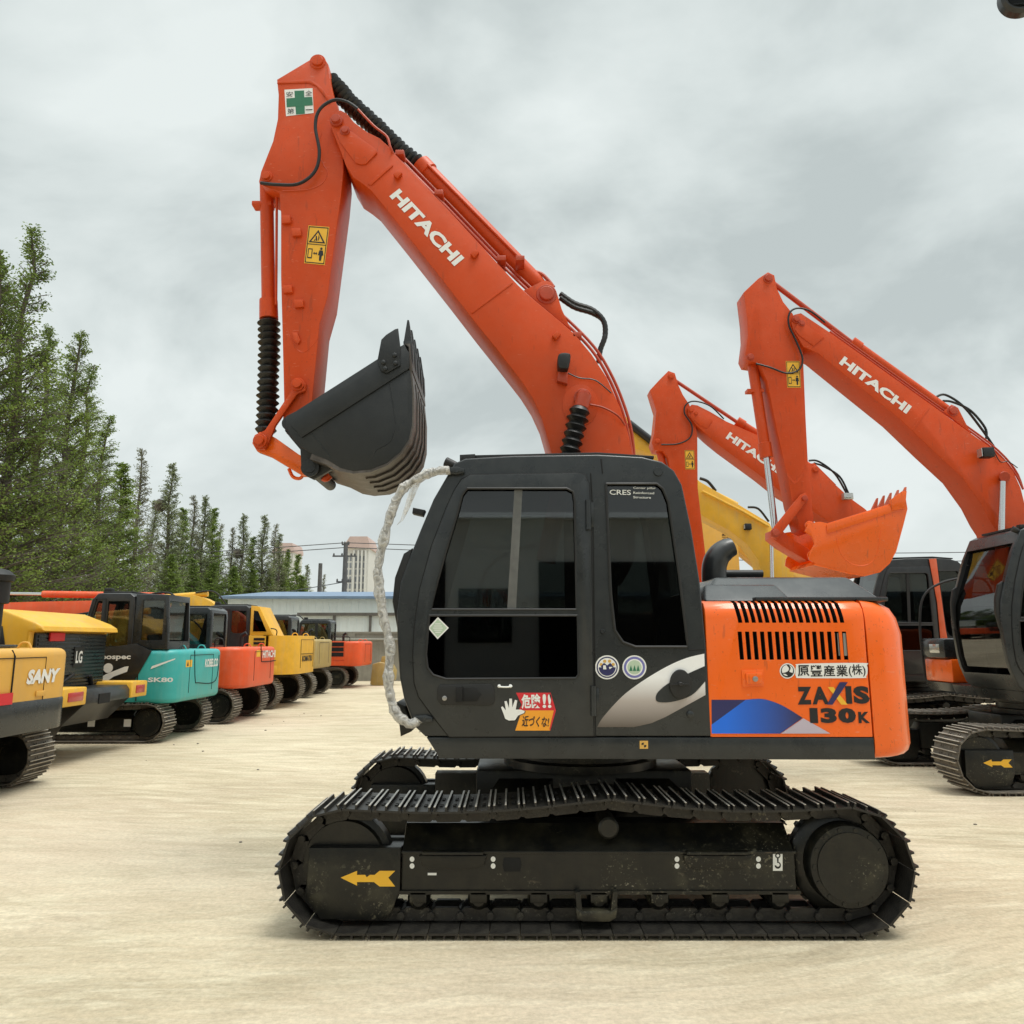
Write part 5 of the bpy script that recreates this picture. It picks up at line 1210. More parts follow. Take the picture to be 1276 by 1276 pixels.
wpoly(bm, [(-6.02, 1.20), (-6.0, 1.25), (-5.62, 1.38), (-5.62, 1.36)], 8.334)
flat('silver_decal', bm, 'white', pn)
bm = bmesh.new(); a_text(bm, 'Geospec', (-6.98, 8.323, 1.34), (.62, 0, 0), (0, 0, .11), .002, .03); a_text(bm, 'SK80', (-6.05, 8.337, .99), (.42, 0, 0), (0, 0, .075), .004, .03)
for x in (-6.93, -6.72): bm.faces.new([bm.verts.new((x + .08 * math.cos(a), 8.3205, 1.22 + .08 * math.sin(a))) for a in [2 * math.pi * i / 20 for i in range(20)]])
flat('lettering', bm, 'white', pn)
bm = bmesh.new(); a_tube(bm, [(-6.225, 8.335, .68), (-6.225, 8.335, 1.48)], .008, 6); a_tube(bm, [(-7.1, 8.335, .93), (-6.225, 8.335, .93)], .008, 6)
a_tube(bm, smooth_path([(-5.597, 9.05, 1.5), (-5.597, 9.15, 1.0), (-5.597, 9.3, .93), (-5.597, 10.1, .93), (-5.597, 10.2, 1.4)], 5), .008, 6); obj('panel_seam', bm, 'dark', cw3)
bm = bmesh.new(); a_text(bm, 'KOBELCO', (-5.598, 9.55, 1.19), (0, .62, 0), (0, 0, .15), .003, .03, mi=0); flat('lettering', bm, 'white', cw3)
bm = bmesh.new(); bm.faces.new([bm.verts.new(v) for v in ((-5.598, 8.72, 1.22), (-5.598, 8.98, 1.22), (-5.598, 8.98, 1.34), (-5.598, 8.72, 1.34))]); bm.faces.new([bm.verts.new(v) for v in ((-5.596, 8.76, 1.24), (-5.596, 8.84, 1.24), (-5.596, 8.80, 1.32))]).material_index = 1
flat('warning_sticker', bm, ['yellow_ink', 'black_ink'], cw3)
bm = bmesh.new()
for x in (-8.2, -7.05, -6.45): bm.faces.new([bm.verts.new(v) for v in ((x, 8.455, .26), (x + .12, 8.455, .26), (x + .12, 8.455, .38), (x, 8.455, .38))])
flat('frame_sticker', bm, 'white', r3)

# orange, yellow ... receding
r4 = thing('compact_excavator', (-7.2, 12.5, 0), 'orange excavator with grey cab, right behind the teal one in the left row', 'excavator', GL)
c4, cv4, cw4 = generic(r4, -5.60, 11.25, 2.3, 3.2, .72, .5, 'red_orange', 'cab_grey', 2.36, 1.54, -5.46, -7.4, -6.2, rear_r=.4, zdeck=(.72, .95), gauge=1.72, boomspec=(2.60, -12.6, 'red_orange', -.30))
bm = bmesh.new(); a_text(bm, 'HITACHI', (-5.457, 12.35, 1.30), (0, .9, 0), (0, 0, .16), .003, .03); flat('lettering', bm, 'white', cw4)
bm = bmesh.new(); bm.faces.new([bm.verts.new(v) for v in ((-5.457, 11.95, 1.33), (-5.457, 12.2, 1.33), (-5.457, 12.2, 1.47), (-5.457, 11.95, 1.47))]); flat('warning_sticker', bm, 'yellow_ink', cw4)
bm = bmesh.new(); a_tube(bm, smooth_path([(-5.455, 12.2, 1.6), (-5.455, 12.28, 1.27), (-5.455, 12.4, 1.22), (-5.455, 13.3, 1.22)], 4), .01, 6); obj('panel_seam', bm, 'dark', cw4)

r5 = thing('excavator', (-7.2, 16.0, 0), 'yellow excavator with yellow-pillared black cab and vent slots, midway down the left row', 'excavator', GL)
c5, cv5, cw5 = generic(r5, -5.75, 14.6, 2.6, 3.6, .8, .55, 'yellow_komatsu', 'cab_black', 2.55, 1.80, -5.42, -7.8, -6.55, rear_r=.7, zdeck=(.86, 1.06), gauge=2.05, boomspec=(2.86, -13.0, 'yellow', .1))
bm = bmesh.new(); a_prism(bm, [(-6.545, 1.805), (-6.545, 2.54), (-6.34, 2.52), (-5.95, 1.805)], 14.63, 15.55, bev=.02); pc = obj('cab_rear_pillar', bm, 'yellow_komatsu', r5)
bm = bmesh.new(); a_prism(bm, [(-6.46, 1.90), (-6.46, 2.42), (-6.36, 2.40), (-6.12, 1.90)], 14.615, 14.628, bev=.002); obj('rear_pane', bm, 'glass_black', pc)
bm = bmesh.new()
for k in range(4): a_box(bm, -6.42, -6.15, 14.588, 14.598, 1.38 + k * .10, 1.44 + k * .10)
obj('vent_slot', bm, 'dark', cv5)
bm = bmesh.new(); a_box(bm, -6.1, -6.045, 14.594, 14.5985, 1.33, 1.342); a_box(bm, -5.418, -5.41, 15.3, 16.5, 1.33, 1.342); obj('panel_seam', bm, 'dark', cw5)
bm = bmesh.new(); a_text(bm, 'KOMATSU', (-5.413, 15.4, 1.14), (0, 1.0, 0), (0, 0, .15), .003, .03); a_text(bm, '130', (-6.45, 14.595, 1.12), (.36, 0, 0), (0, 0, .14), .003, .03); flat('lettering', bm, 'black_ink', cw5)

r6 = thing('excavator', (-7.2, 20.2, 0), 'dull yellow excavator with dark cab, fourth machine from the grey wall', 'excavator', GL)
generic(r6, -5.85, 18.4, 2.5, 3.5, .8, .5, 'yellow_grey', 'cab_black', 2.42, 1.72, -5.88, -7.7, -6.6, rear_r=.3, zdeck=(.86, 1.06), gauge=2.0, boomspec=(2.6, -12.5, 'yellow_grey', 0), pillar='red')
r7 = thing('excavator', (-7.2, 23.5, 0), 'small orange-red excavator with grey cab, last in the left row before the yellow bucket', 'excavator', GL)
c7, cv7, cw7 = generic(r7, -5.85, 23.0, 2.3, 3.4, .75, .5, 'red_orange', 'cab_grey', 2.42, 1.66, -5.35, -7.8, -6.5, rear_r=.3, zdeck=(.8, 1.0), gauge=1.8, boomspec=(2.5, -12.0, 'orange_old', 0))
bm = bmesh.new()
for k in range(3): a_box(bm, -6.45, -6.0, 22.985, 22.995, 1.12 + k * .18, 1.26 + k * .18)
obj('vent_slot', bm, 'dark', cv7)
r6['label'] = 'dull yellow excavator between the one with vent slots and the last orange-red one'

# yellow bucket on the ground at the end of the row
kx = -4.95; ky = 24.9
bm = bmesh.new()
pr = [(kx - .42, .05), (kx - .3, .0), (kx + .2, .0), (kx + .42, .2), (kx + .45, .55), (kx + .30, .80), (kx - .1, .88), (kx - .35, .8)]
a_prism(bm, pr, ky, ky + 1.0, bev=.03)
bk = obj('loose_bucket', bm, 'yellow_grey', None); tag(bk, 'yellow digging bucket lying on the ground before the grey wall', 'bucket')
for y in (ky + .3, ky + .6): ext('bucket_lug', 'yellow_grey', bk, [(kx - .1, .86), (kx - .05, 1.08), (kx + .05, 1.1), (kx + .2, .84)], y, y + .05, .004)

# ------------------------------------------------------------------ yellow machines behind on the right
YC = 14.4
r8 = thing('excavator', (6.5, 15.2, 0), 'yellow excavator whose arched boom shows between the orange booms, work lamp on its side', 'excavator', 'yellow excavators behind the orange ones')
bc = ext('boom', 'yellow', r8, xz([(738, 500), (745, 488), (782, 521), (813, 546), (872, 600), (916, 626), (959, 652), (970, 675), (986, 690), (989, 712), (989, 760), (955, 760), (950, 717), (945, 698), (931, 678), (909, 661), (876, 643), (840, 605), (813, 566), (785, 556), (750, 520)], YC), YC, YC + .6, .01)
bm = bmesh.new(); a_tube(bm, [at(783, 527, YC - .1), at(815, 552, YC - .1)], .1, 12); a_tube(bm, smooth_path([at(872, 596, YC + .2), at(882, 600, YC + .2), at(892, 612, YC + .2)], 5), .04, 8); a_tube(bm, smooth_path([at(932, 632, YC + .2), at(945, 634, YC + .2), at(958, 650, YC + .2)], 5), .03, 8); obj('black_hose', bm, 'rubber', bc)
bm = bmesh.new(); a_tube(bm, [at(875, 612, YC - .05), at(925, 637, YC - .05), at(958, 656, YC - .05)], .035, 8); a_tube(bm, [at(875, 608, YC + .3), at(918, 630, YC + .3)], .09, 12); obj('hydraulic_pipe', bm, 'yellow', bc)
p = at(933, 656, YC - .15); bm = bmesh.new(); a_box(bm, p.x - .09, p.x + .08, p.y, p.y + .14, p.z - .08, p.z + .08, bev=.02); wl = obj('work_lamp', bm, 'trim', bc)
bm = bmesh.new(); a_box(bm, p.x - .1, p.x - .091, p.y + .02, p.y + .12, p.z - .05, p.z + .05); obj('lamp_lens', bm, 'lens', wl)
bm = bmesh.new(); a_tube(bm, [at(961, 668, YC - .15), at(963, 760, YC - .15)], .05, 12); obj('boom_cylinder_rod', bm, 'chrome', r8)
ox = at(975, 800, YC).x
bm = bmesh.new(); a_prism(bm, [(ox - 1.2, 1.1), (ox - 1.3, 2.9), (ox + .5, 2.9), (ox + .5, 1.1)], YC - 1.1, YC - .1, bev=.06); obj('cab', bm, 'cab_black', r8)
bm = bmesh.new(); a_box(bm, ox - 1.2, ox + 3.2, YC - 1.1, YC + 1.8, .9, 1.1, bev=.03); a_box(bm, ox + .55, ox + 3.2, YC - 1.1, YC + 1.8, 1.102, 2.1, bev=.06); obj('body', bm, 'yellow', r8)
for y0, nr in ((YC - 1.1, True), (YC + 1.3, False)):
    crawler(r8, track_path(ox - 1.5, .42, ox + 2.2, .42, .46, .46), 62, .5, y0, False, ('track_dusty', 'track_dusty_edge'), 'track_dusty')
ext('stick', 'yellow', r8, xz([(735, 480), (752, 480), (765, 500), (752, 700), (740, 700), (728, 520)], YC + .1), YC + .1, YC + .5, .01)

YD = 18.5
r9 = thing('excavator', (6.5, 19.2, 0), 'yellow excavator farthest back on the right, black vertical lettering on its stick', 'excavator', 'yellow excavators behind the orange ones')
sd = ext('stick', 'yellow_sany', r9, xz([(874, 640), (880, 628), (905, 640), (919, 668), (922, 712), (921, 760), (880, 760), (874, 700)], YD), YD, YD + .5, .01)
bm = bmesh.new(); A = at(899, 658, YD); B = at(900, 682, YD); d = B - A; a_text(bm, 'SUMITOMO', A, d, Vector((-d.z, 0, d.x)).normalized() * .22, .004, .03); flat('lettering', bm, 'black_ink', sd)
ext('boom', 'yellow_sany', r9, xz([(885, 632), (905, 636), (950, 672), (985, 706), (1000, 708), (1018, 704), (1030, 712), (1040, 740), (1000, 745), (960, 712), (915, 676), (890, 655)], YD + .05), YD + .55, YD + 1.0, .01)
bm = bmesh.new(); oxd = at(1040, 760, YD).x; a_box(bm, oxd - .6, oxd + 3.5, YD - .8, YD + 1.9, .9, 2.2, bev=.08); obj('body', bm, 'yellow_sany', r9)
bm = bmesh.new(); a_box(bm, oxd - 1.0, oxd + .7, YD - .85, YD + .3, 2.22, 3.0, bev=.08); obj('cab', bm, 'cab_black', r9)
for y0 in (YD - .8, YD + 1.4): crawler(r9, track_path(oxd - 1.0, .42, oxd + 2.7, .42, .46, .46), 60, .5, y0, False, ('track_dusty', 'track_dusty_edge'), 'track_dusty')

# round lamp in the top right corner, on its mast outside the frame
lp = at(1270, -4, 1.2)
r10 = thing('yard_lamp', (lp.x + .9, lp.y + .1, 0), 'black round lamp head poking in at the top right corner', 'lamp')
bm = bmesh.new(); a_lathe(bm, (lp.x, lp.y - .05, lp.z), (0.25, 1, .15), [(0, .05), (.005, .14), (.03, .165), (.10, .17), (.16, .13), (.2, .06)], 32); a = obj('lamp_head', bm, 'cab_black', r10)
bm = bmesh.new(); a_lathe(bm, (lp.x - .005, lp.y - .062, lp.z), (0.25, 1, .15), [(0, .08), (.012, .125)], 28); obj('lamp_lens', bm, 'glass_black', a)
bm = bmesh.new(); a_tube(bm, [(lp.x, lp.y + .1, lp.z), (lp.x + .9, lp.y + .1, lp.z + .25)], .03, 10); a_tube(bm, [(lp.x + .9, lp.y + .1, 0), (lp.x + .9, lp.y + .1, lp.z + .3)], .05, 12); obj('lamp_mast', bm, 'pole', r10)

# ------------------------------------------------------------------ background
def gx(px, D):   # world x on the ground-ish horizon line for a pixel column at distance D from camera
    v = (638 - 770) / FPX; return (px - 638) / FPX * D / (CP - v * SP)
DW = 33.0
bm = bmesh.new(); x0 = -40; x1 = 40; yw = DW - CAM_D
a_box(bm, x0, x1, yw, yw + .25, -.05, 1.98); a_box(bm, x0, x1, yw - .03, yw + .28, 1.981, 2.06)
for k in range(27): a_box(bm, x0 + k * 3, x0 + k * 3 + .3, yw - .06, yw - .001, -.05, 1.98)
a_tube(bm, [(x0, yw - .12, 1.75), (x1, yw - .12, 1.68)], .06, 8)
o = obj('yard_wall', bm, 'concrete_wall', None); tag(o, 'long grey concrete wall with a pipe along it, behind the parked machines', 'wall')
# warehouse
DH = 48.0; yh = DH - CAM_D
wh = thing('warehouse', (gx(560, DH), yh, 0), 'long pale metal-clad warehouse with blue roof edge behind the wall', 'warehouse')
bm = bmesh.new(); X0 = gx(283, DH); X1 = 60; ztop = at(400, 746, yh).z
a_box(bm, X0, X1, yh, yh + 18, -.1, ztop)
n = int((X1 - X0) / .45)
for k in range(n): x = X0 + k * .45; a_box(bm, x, x + .07, yh - .035, yh - .001, -.1, ztop)
obj('wall', bm, 'cladding', wh, smooth=0)
bm = bmesh.new(); a_prism(bm, [(yh - .5, ztop - .02), (yh - .5, ztop + .13), (yh + 9, ztop + 1.0), (yh + 18.5, ztop + .13), (yh + 18.5, ztop)], X0 - .4, X1 + .5, axis='x'); obj('roof', bm, 'roof_blue', wh)
DS = 40.0; ys = DS - CAM_D
sh = thing('lean_to', (gx(430, DS), ys, 0), 'low pale metal shed with dark gutter and posts, between wall and warehouse', 'shed')
bm = bmesh.new(); X0 = gx(376, DS); zs = at(430, 766, ys).z; a_box(bm, X0, 50, ys, ys + 4, -.1, zs - .05)
for k in range(120): x = X0 + k * .4; a_box(bm, x, x + .05, ys - .03, ys - .001, -.1, zs - .05)
obj('wall', bm, 'cladding', sh, smooth=0)
bm = bmesh.new(); a_box(bm, X0 - .2, 50, ys - .18, ys + 4.1, zs - .045, zs + .1)
for px in (417, 462, 507, 552): x = gx(px, DS); a_box(bm, x - .06, x + .06, ys - .15, ys - .035, -.1, zs - .05)
obj('gutter', bm, 'pole', sh)
# towers
def tower(px0, px1, ptop, D, label):
    y = D - CAM_D; xa = at(px0, 700, y).x; xb = at(px1, 700, y).x; zt = at(px0, ptop, y).z
    t = thing('apartment_tower', ((xa + xb) / 2, y, 0), label, 'building', 'apartment towers on the horizon')
    bm = bmesh.new(); w = xb - xa
    a_box(bm, xa, xb, y, y + 18, 0, zt - 5)
    for f in (.36, .54, .70, .86): a_box(bm, xa + w * f, xa + w * (f + .07), y - 1.2, y - .01, 0, zt - 6)
    obj('wall', bm, 'tower_wall', t)
    bm = bmesh.new(); a_prism(bm, [(xa - .5, zt - 5), (xa - .5, zt - 4), (xa + w * .2, zt), (xb - w * .05, zt), (xb + .5, zt - 3), (xb + .5, zt - 5)], y - 1.5, y + 18.5); obj('roof', bm, 'tower_roof', t)
    fl = int((zt - 8) / 3)
    for (f0, f1) in ((.08, .14), (.2, .28), (.44, .52), (.62, .69), (.78, .85)):
        bm = bmesh.new()
        for k in range(fl): a_box(bm, xa + w * f0, xa + w * f1, y - .12, y - .02, 3 + k * 3, 5.2 + k * 3)
        obj('window_column', bm, 'tower_window', t)
tower(430, 459, 669, 330, 'tall pale apartment tower with pink roof behind the utility pole')
tower(341, 365, 677, 420, 'distant pale apartment tower half hidden by the treetops')
# utility poles
def upole(px, ptop, D, label, arms=True):
    y = D - CAM_D; b = at(px, 760, y); zt = at(px, ptop, y).z
    t = thing('utility_pole', (b.x, y, 0), label, 'pole', 'utility poles')
    bm = bmesh.new(); a_tube(bm, [(b.x, y, 0), (b.x, y, zt)], [.24, .17], 10); obj('shaft', bm, 'pole', t)
    if arms:
        for (h, l) in ((at(px, 693, y).z, .95), (at(px, 725, y).z, .6), (zt - .1, .3)):
            bm = bmesh.new(); a_box(bm, b.x - l * 1.1, b.x + l * .9, y - .06, y + .06, h - .06, h + .06)
            for s in (-1, -.3, .5, .8): a_lathe(bm, (b.x + l * s, y, h + .06), (0, 0, 1), [(0, .06), (.1, .08), (.2, .03)], 8)
            obj('crossarm', bm, 'pole', t)
    return b.x, y, zt
px_, py_, pz_ = upole(428, 677, 62, 'utility pole with crossarms in front of the pale apartment tower')
upole(397, 702, 68, 'bare thin pole left of the pole with crossarms', False)
for nm, (za, zb, xa, xb, ya) in (('a', (pz_ + .05, pz_ + .3, -75, 70, 0)), ('b', (pz_ - .3, pz_ - .6, -75, 70, .3)), ('c', (at(428, 725, py_).z, at(300, 738, py_).z, -40, px_, .1))):
    pts = []
    ends = [(xa, za - 1.2), (px_, za), (xb, zb)] if nm != 'c' else [(xa, za - 1.5), (px_, za)]
    for i in range(len(ends) - 1):
        for k in range(13):
            t = k / 12; pts.append((ends[i][0] + (ends[i + 1][0] - ends[i][0]) * t, py_ + ya, ends[i][1] + (ends[i + 1][1] - ends[i][1]) * t - 1.0 * math.sin(math.pi * t)))
    bm = bmesh.new(); a_tube(bm, pts, .035, 5); o = obj('power_line', bm, 'pole', None)
    tag(o, {'a': 'uppermost thin power line strung over the top of the utility pole', 'b': 'thin power line just below the uppermost one at the utility pole', 'c': 'low thin power line left of the utility pole at its lower crossarm'}[nm], 'cable', 'power lines')

# ------------------------------------------------------------------ trees
def tree_mesh(seed, H, Rm, nbr, leaves, lsize, bare):
    rnd = random.Random(seed); V = []; F = []; BV = []; BF = []
    def limb(a, b, r0, r1, n=4):
        d = (b - a).normalized(); ref = Vector((0, 0, 1)) if abs(d.z) < .8 else Vector((1, 0, 0)); u = d.cross(ref).normalized(); w = d.cross(u); k = len(BV)
        for (c, r) in ((a, r0), (b, r1)):
            for i in range(n): BV.append(c + (u * math.cos(2 * math.pi * i / n) + w * math.sin(2 * math.pi * i / n)) * r)
        for i in range(n): BF.append((k + i, k + (i + 1) % n, k + n + (i + 1) % n, k + n + i))
    seg = 10; bx = [Vector((.12 * rnd.uniform(-1, 1) * (i / seg), .12 * rnd.uniform(-1, 1) * (i / seg), H * i / seg)) for i in range(seg + 1)]
    for i in range(seg): limb(bx[i], bx[i + 1], .20 * (1 - i / seg) ** .8 * H / 14 + .02, .20 * (1 - (i + 1) / seg) ** .8 * H / 14 + .015, 8)
    for bi in range(nbr):
        t = .12 + .87 * (bi + rnd.random()) / nbr
        j = min(seg - 1, int(t * seg)); base = bx[j].lerp(bx[j + 1], t * seg - j)
        az = rnd.uniform(0, 2 * math.pi)
        sh = (1 - t) ** .95 * (1.0 if t > .3 else .6 + t * 1.3)
        L = Rm * sh * rnd.uniform(.55, 1.15) + .25
        el = R(rnd.uniform(12, 42)) + t * .35
        dr = Vector((math.cos(az) * math.cos(el), math.sin(az) * math.cos(el), math.sin(el)))
        mid = base + dr * L * .55; tip = base + dr * L + Vector((0, 0, -.08 * L))
        r = .035 * (1 - t) + .010
        limb(base, mid, r, r * .6); limb(mid, tip, r * .6, r * .2)
        nl = int(leaves * (.3 + sh))
        clump = rnd.uniform(.35, 1.4)
        for k in range(int(nl * clump)):
            s = rnd.uniform(.18, 1.05) ** .8
            p = base.lerp(mid, s / .55) if s < .55 else mid.lerp(tip, (s - .55) / .45)
            sp = .05 + .075 * L * (1 - s * .4)
            p = p + Vector((rnd.gauss(0, sp), rnd.gauss(0, sp), rnd.gauss(-.05, sp * .6)))
            if k % 6 == 0 and bare: limb(base.lerp(mid, min(1, s)), p, .008, .004, 3)
            d = Vector((rnd.uniform(-1, 1), rnd.uniform(-1, 1), rnd.uniform(-.7, .5))).normalized() * lsize * rnd.uniform(.6, 1.5)
            w = d.cross(Vector((rnd.uniform(-1, 1), rnd.uniform(-1, 1), rnd.uniform(-1, 1)))).normalized() * lsize * .28
            k0 = len(V); V.extend((p - w * .3, p + d * .5 - w, p + d, p + d * .5 + w)); F.append((k0, k0 + 1, k0 + 2, k0 + 3))
    a = bpy.data.meshes.new('crown'); a.from_pydata(V, [], F); b = bpy.data.meshes.new('trunk'); b.from_pydata(BV, [], BF)
    return a, b
TP = {}
def tree(kind, px, D, H, label, yaw=0, sx=1.0, group='tall conifers beyond the left row'):
    a, b, mat, H0 = TP[kind]
    y = D - CAM_D; x = gx(px, D)
    t = thing('conifer', (x, y, -.05), label, 'tree', group); s = H / H0
    t.scale = (s * sx, s * sx, s); t.rotation_euler = (0, 0, yaw)
    for nm, me in (('trunk', b), ('crown', a)):
        o = bpy.data.objects.new(nm, me); COL.objects.link(o); o.parent = t
def proto(k, seed, H, Rm, nbr, leaves, ls, mat, bare):
    a, b = tree_mesh(seed, H, Rm, nbr, leaves, ls, bare); a.materials.append(MATS[mat]); b.materials.append(MATS['bark']); TP[k] = (a, b, mat, H)
proto('n1', 1, 14, 3.1, 270, 92, .088, 'leaf_green', True)
proto('n2', 2, 14, 3.3, 280, 96, .088, 'leaf_green', True)
proto('m1', 3, 14, 2.5, 260, 44, .115, 'leaf_bare_hazy', True)
proto('m2', 4, 14, 2.8, 270, 66, .12, 'leaf_olive_hazy', True)
proto('m3', 5, 12, 2.8, 240, 90, .13, 'leaf_green', True)
proto('b1', 6, 5, 2.6, 100, 90, .13, 'leaf_green', False)
def ht(px, pt, D): return at(px, pt, D - CAM_D).z
tree('n2', -48, 20.5, ht(-48, 312, 20.5), 'tall green conifer cut by the left edge of the photo', .5)
tree('n1', -12, 22, ht(-12, 283, 22), 'tallest green conifer near the left edge, its top highest of all the trees', 1.2)
tree('n1', 26, 25, ht(26, 405, 25), 'green conifer hidden between the tallest one and the broad one', 5.2)
tree('n2', 62, 27, ht(62, 412, 27), 'broad green conifer second from the tallest, behind the loader', 2.2)
tree('n1', 84, 30, ht(84, 452, 30), 'green conifer with dense lower crown, just right of the broad one', 4.0)
tree('n2', 110, 33, ht(110, 515, 33), 'green conifer stepping down to the right of the dense one', 3.1, 1.1)
tree('m3', 136, 36, ht(136, 575, 36), 'bushy green conifer just left of the thin bare one', 3, 1.25)
far = [('m1', 160, 47, 558, 'thin nearly bare conifer standing right of the big green ones'), ('m2', 182, 55, 622, 'short sparse conifer left of the one with the bird nest'),
       ('m2', 201, 52, 576, 'sparse conifer with a dark bird nest high on its trunk'), ('m3', 219, 58, 632, 'low bushy conifer right of the one with the nest'), ('m1', 232, 60, 616, 'slim sparse conifer, left of a close pair'), ('m2', 246, 61, 617, 'slim conifer, right of a close pair'),
       ('m3', 258, 64, 632, 'greener slim conifer beside the close pair'), ('m1', 268, 70, 652, 'faint thin conifer between greener ones'), ('m1', 284, 70, 656, 'faint bare conifer left of the pointed nest tree'),
       ('m2', 297, 70, 640, 'pointed conifer with small nest above the grey cab'), ('m3', 310, 74, 668, 'low green conifer between two pointed ones'), ('m2', 323, 74, 641, 'pointed conifer above the black cab with yellow pillar'),
       ('m1', 338, 80, 652, 'thin bare conifer left of the distant tower'), ('m2', 344, 79, 664, 'slim conifer in front of the distant tower'), ('m3', 355, 86, 684, 'green conifer at the right foot of the distant tower'), ('m3', 368, 88, 690, 'small green conifer near the end of the tree row'),
       ('m2', 380, 92, 703, 'last dark conifer at the right end of the tree row'), ('m1', 402, 110, 715, 'tiny far conifer beside the bare thin pole')]
for i, (k, px, D, pt, lab) in enumerate(far):
    H = at(px, pt, D - CAM_D).z
    tree(k, px, D, H, lab, i * 1.3, 1.0 if H > 9 else 1.25)
# second rank, lower, fills between
lab2 = ['behind the loader hood', 'above the teal cab', 'above the grey cab', 'left of the nest tree', 'right of the nest tree', 'below the close pair', 'above the yellow boom', 'left of the warehouse corner', 'above the warehouse corner', 'over the warehouse roof', 'over the warehouse roof further right', 'at the warehouse roof end of the row']
for i, px in enumerate((40, 118, 150, 176, 208, 236, 262, 288, 312, 334, 350, 374)):
    D = 30 + i * 5.0
    tree('b1' if i < 4 else 'm3', px, D, (4.0 if i < 4 else 6.5 + .22 * i) * 1.0, 'low leafy green tree ' + lab2[i], i * 2.1, 1.0 if i < 4 else 1.5, group='low trees under the conifers')
bm = bmesh.new()
nest_o = []
for (px, py, D) in ((200, 630, 52), (296, 690, 70)):
    p = at(px, py, D - CAM_D); bmn = bmesh.new(); bmesh.ops.create_icosphere(bmn, subdivisions=3, radius=.42)
    for v in bmn.verts: v.co = v.co * (1 + .35 * noise.noise(v.co * 6)) + Vector((p.x, p.y, p.z))
    o = obj('bird_nest', bmn, 'bark', None); tag(o, 'dark bird nest in the sparse conifer nearer the big trees' if px == 200 else 'small dark bird nest in the pointed conifer above the grey cab', 'nest', 'bird nests')
bm.free()

# ------------------------------------------------------------------ ground
bm = bmesh.new()
s = 600; gr = [bm.verts.new(v) for v in ((-s, -60, 0), (s, -60, 0), (s, 1400, 0), (-s, 1400, 0))]; bm.faces.new(gr)
ground = obj('ground', bm, 'white', None, smooth=0); ground['kind'] = 'structure'
m = bpy.data.materials.new('yard_concrete'); MATS['yard_concrete'] = m
nt, b = nodes_of(m); N = nt.nodes; L = nt.links
tc = N.new('ShaderNodeTexCoord')
def nz(scale, det, rough, vec, dist=0):
    n = N.new('ShaderNodeTexNoise'); n.inputs['Scale'].default_value = scale; n.inputs['Detail'].default_value = det; n.inputs['Roughness'].default_value = rough; n.inputs['Distortion'].default_value = dist; L.new(vec, n.inputs['Vector']); return n.outputs['Fac']
def ramp(fac, stops):
    r = N.new('ShaderNodeValToRGB'); e = r.color_ramp.elements; e[0].position = stops[0][0]; e[0].color = (*stops[0][1], 1); e[1].position = stops[-1][0]; e[1].color = (*stops[-1][1], 1)
    for p, c in stops[1:-1]: k = e.new(p); k.color = (*c, 1)
    L.new(fac, r.inputs[0]); return r.outputs[0]
def mapped(rot, scl, src=None):
    mp = N.new('ShaderNodeMapping'); mp.inputs['Rotation'].default_value = (0, 0, R(rot)); mp.inputs['Scale'].default_value = scl; L.new(src or tc.outputs['Object'], mp.inputs['Vector']); return mp.outputs[0]
# bent coordinates for sweeping tyre marks
nb = N.new('ShaderNodeTexNoise'); nb.inputs['Scale'].default_value = .12; nb.inputs['Detail'].default_value = 1; L.new(tc.outputs['Object'], nb.inputs['Vector'])
sb_ = N.new('ShaderNodeVectorMath'); sb_.operation = 'SUBTRACT'; L.new(nb.outputs['Color'], sb_.inputs[0]); sb_.inputs[1].default_value = (.5, .5, .5)
sc2 = N.new('ShaderNodeVectorMath'); sc2.operation = 'SCALE'; sc2.inputs['Scale'].default_value = 3.5; L.new(sb_.outputs[0], sc2.inputs[0])
ad = N.new('ShaderNodeVectorMath'); ad.operation = 'ADD'; L.new(tc.outputs['Object'], ad.inputs[0]); L.new(sc2.outputs[0], ad.inputs[1])
bent = ad.outputs[0]
base = ramp(nz(.35, 6, .6, tc.outputs['Object']), [(.3, (.44, .365, .25)), (.5, (.54, .455, .32)), (.7, (.62, .53, .39))])
def mixc(a, bcol, fac, mode='MIX'):
    x = N.new('ShaderNodeMix'); x.data_type = 'RGBA'; x.blend_type = mode
    L.new(fac, x.inputs['Factor']); L.new(a, x.inputs[6])
    if isinstance(bcol, tuple): x.inputs[7].default_value = (*bcol, 1)
    else: L.new(bcol, x.inputs[7])
    return x.outputs[2]
def rng(f, a, b_, lo=0, hi=1):
    x = N.new('ShaderNodeMapRange'); x.inputs['From Min'].default_value = a; x.inputs['From Max'].default_value = b_; x.inputs['To Min'].default_value = lo; x.inputs['To Max'].default_value = hi; L.new(f, x.inputs['Value']); return x.outputs['Result']
st1 = rng(nz(1, 7, .62, mapped(-58, (.5, 2.4, 1), bent), .5), .48, .66, 0, .50)
st2 = rng(nz(1, 7, .62, mapped(-30, (.6, 3.4, 1), bent), .6), .50, .66, 0, .45)
st3 = rng(nz(1, 8, .6, mapped(80, (.8, 4, 1), bent), .6), .52, .66, 0, .40)
c = mixc(base, (.33, .28, .18), st1); c = mixc(c, (.72, .64, .47), st2); c = mixc(c, (.40, .34, .23), st3)
st4 = rng(nz(1, 9, .68, mapped(-50, (2.4, 9, 1), bent), .4), .46, .64, 0, .42)
st5 = rng(nz(1, 9, .68, mapped(-100, (3, 12, 1), bent), .5), .52, .68, 0, .36)
c = mixc(c, (.74, .67, .50), st4); c = mixc(c, (.33, .27, .18), st5)
spk = rng(nz(9, 10, .8, tc.outputs['Object'], .3), .60, .70, 0, .45); c = mixc(c, (.27, .225, .15), spk)
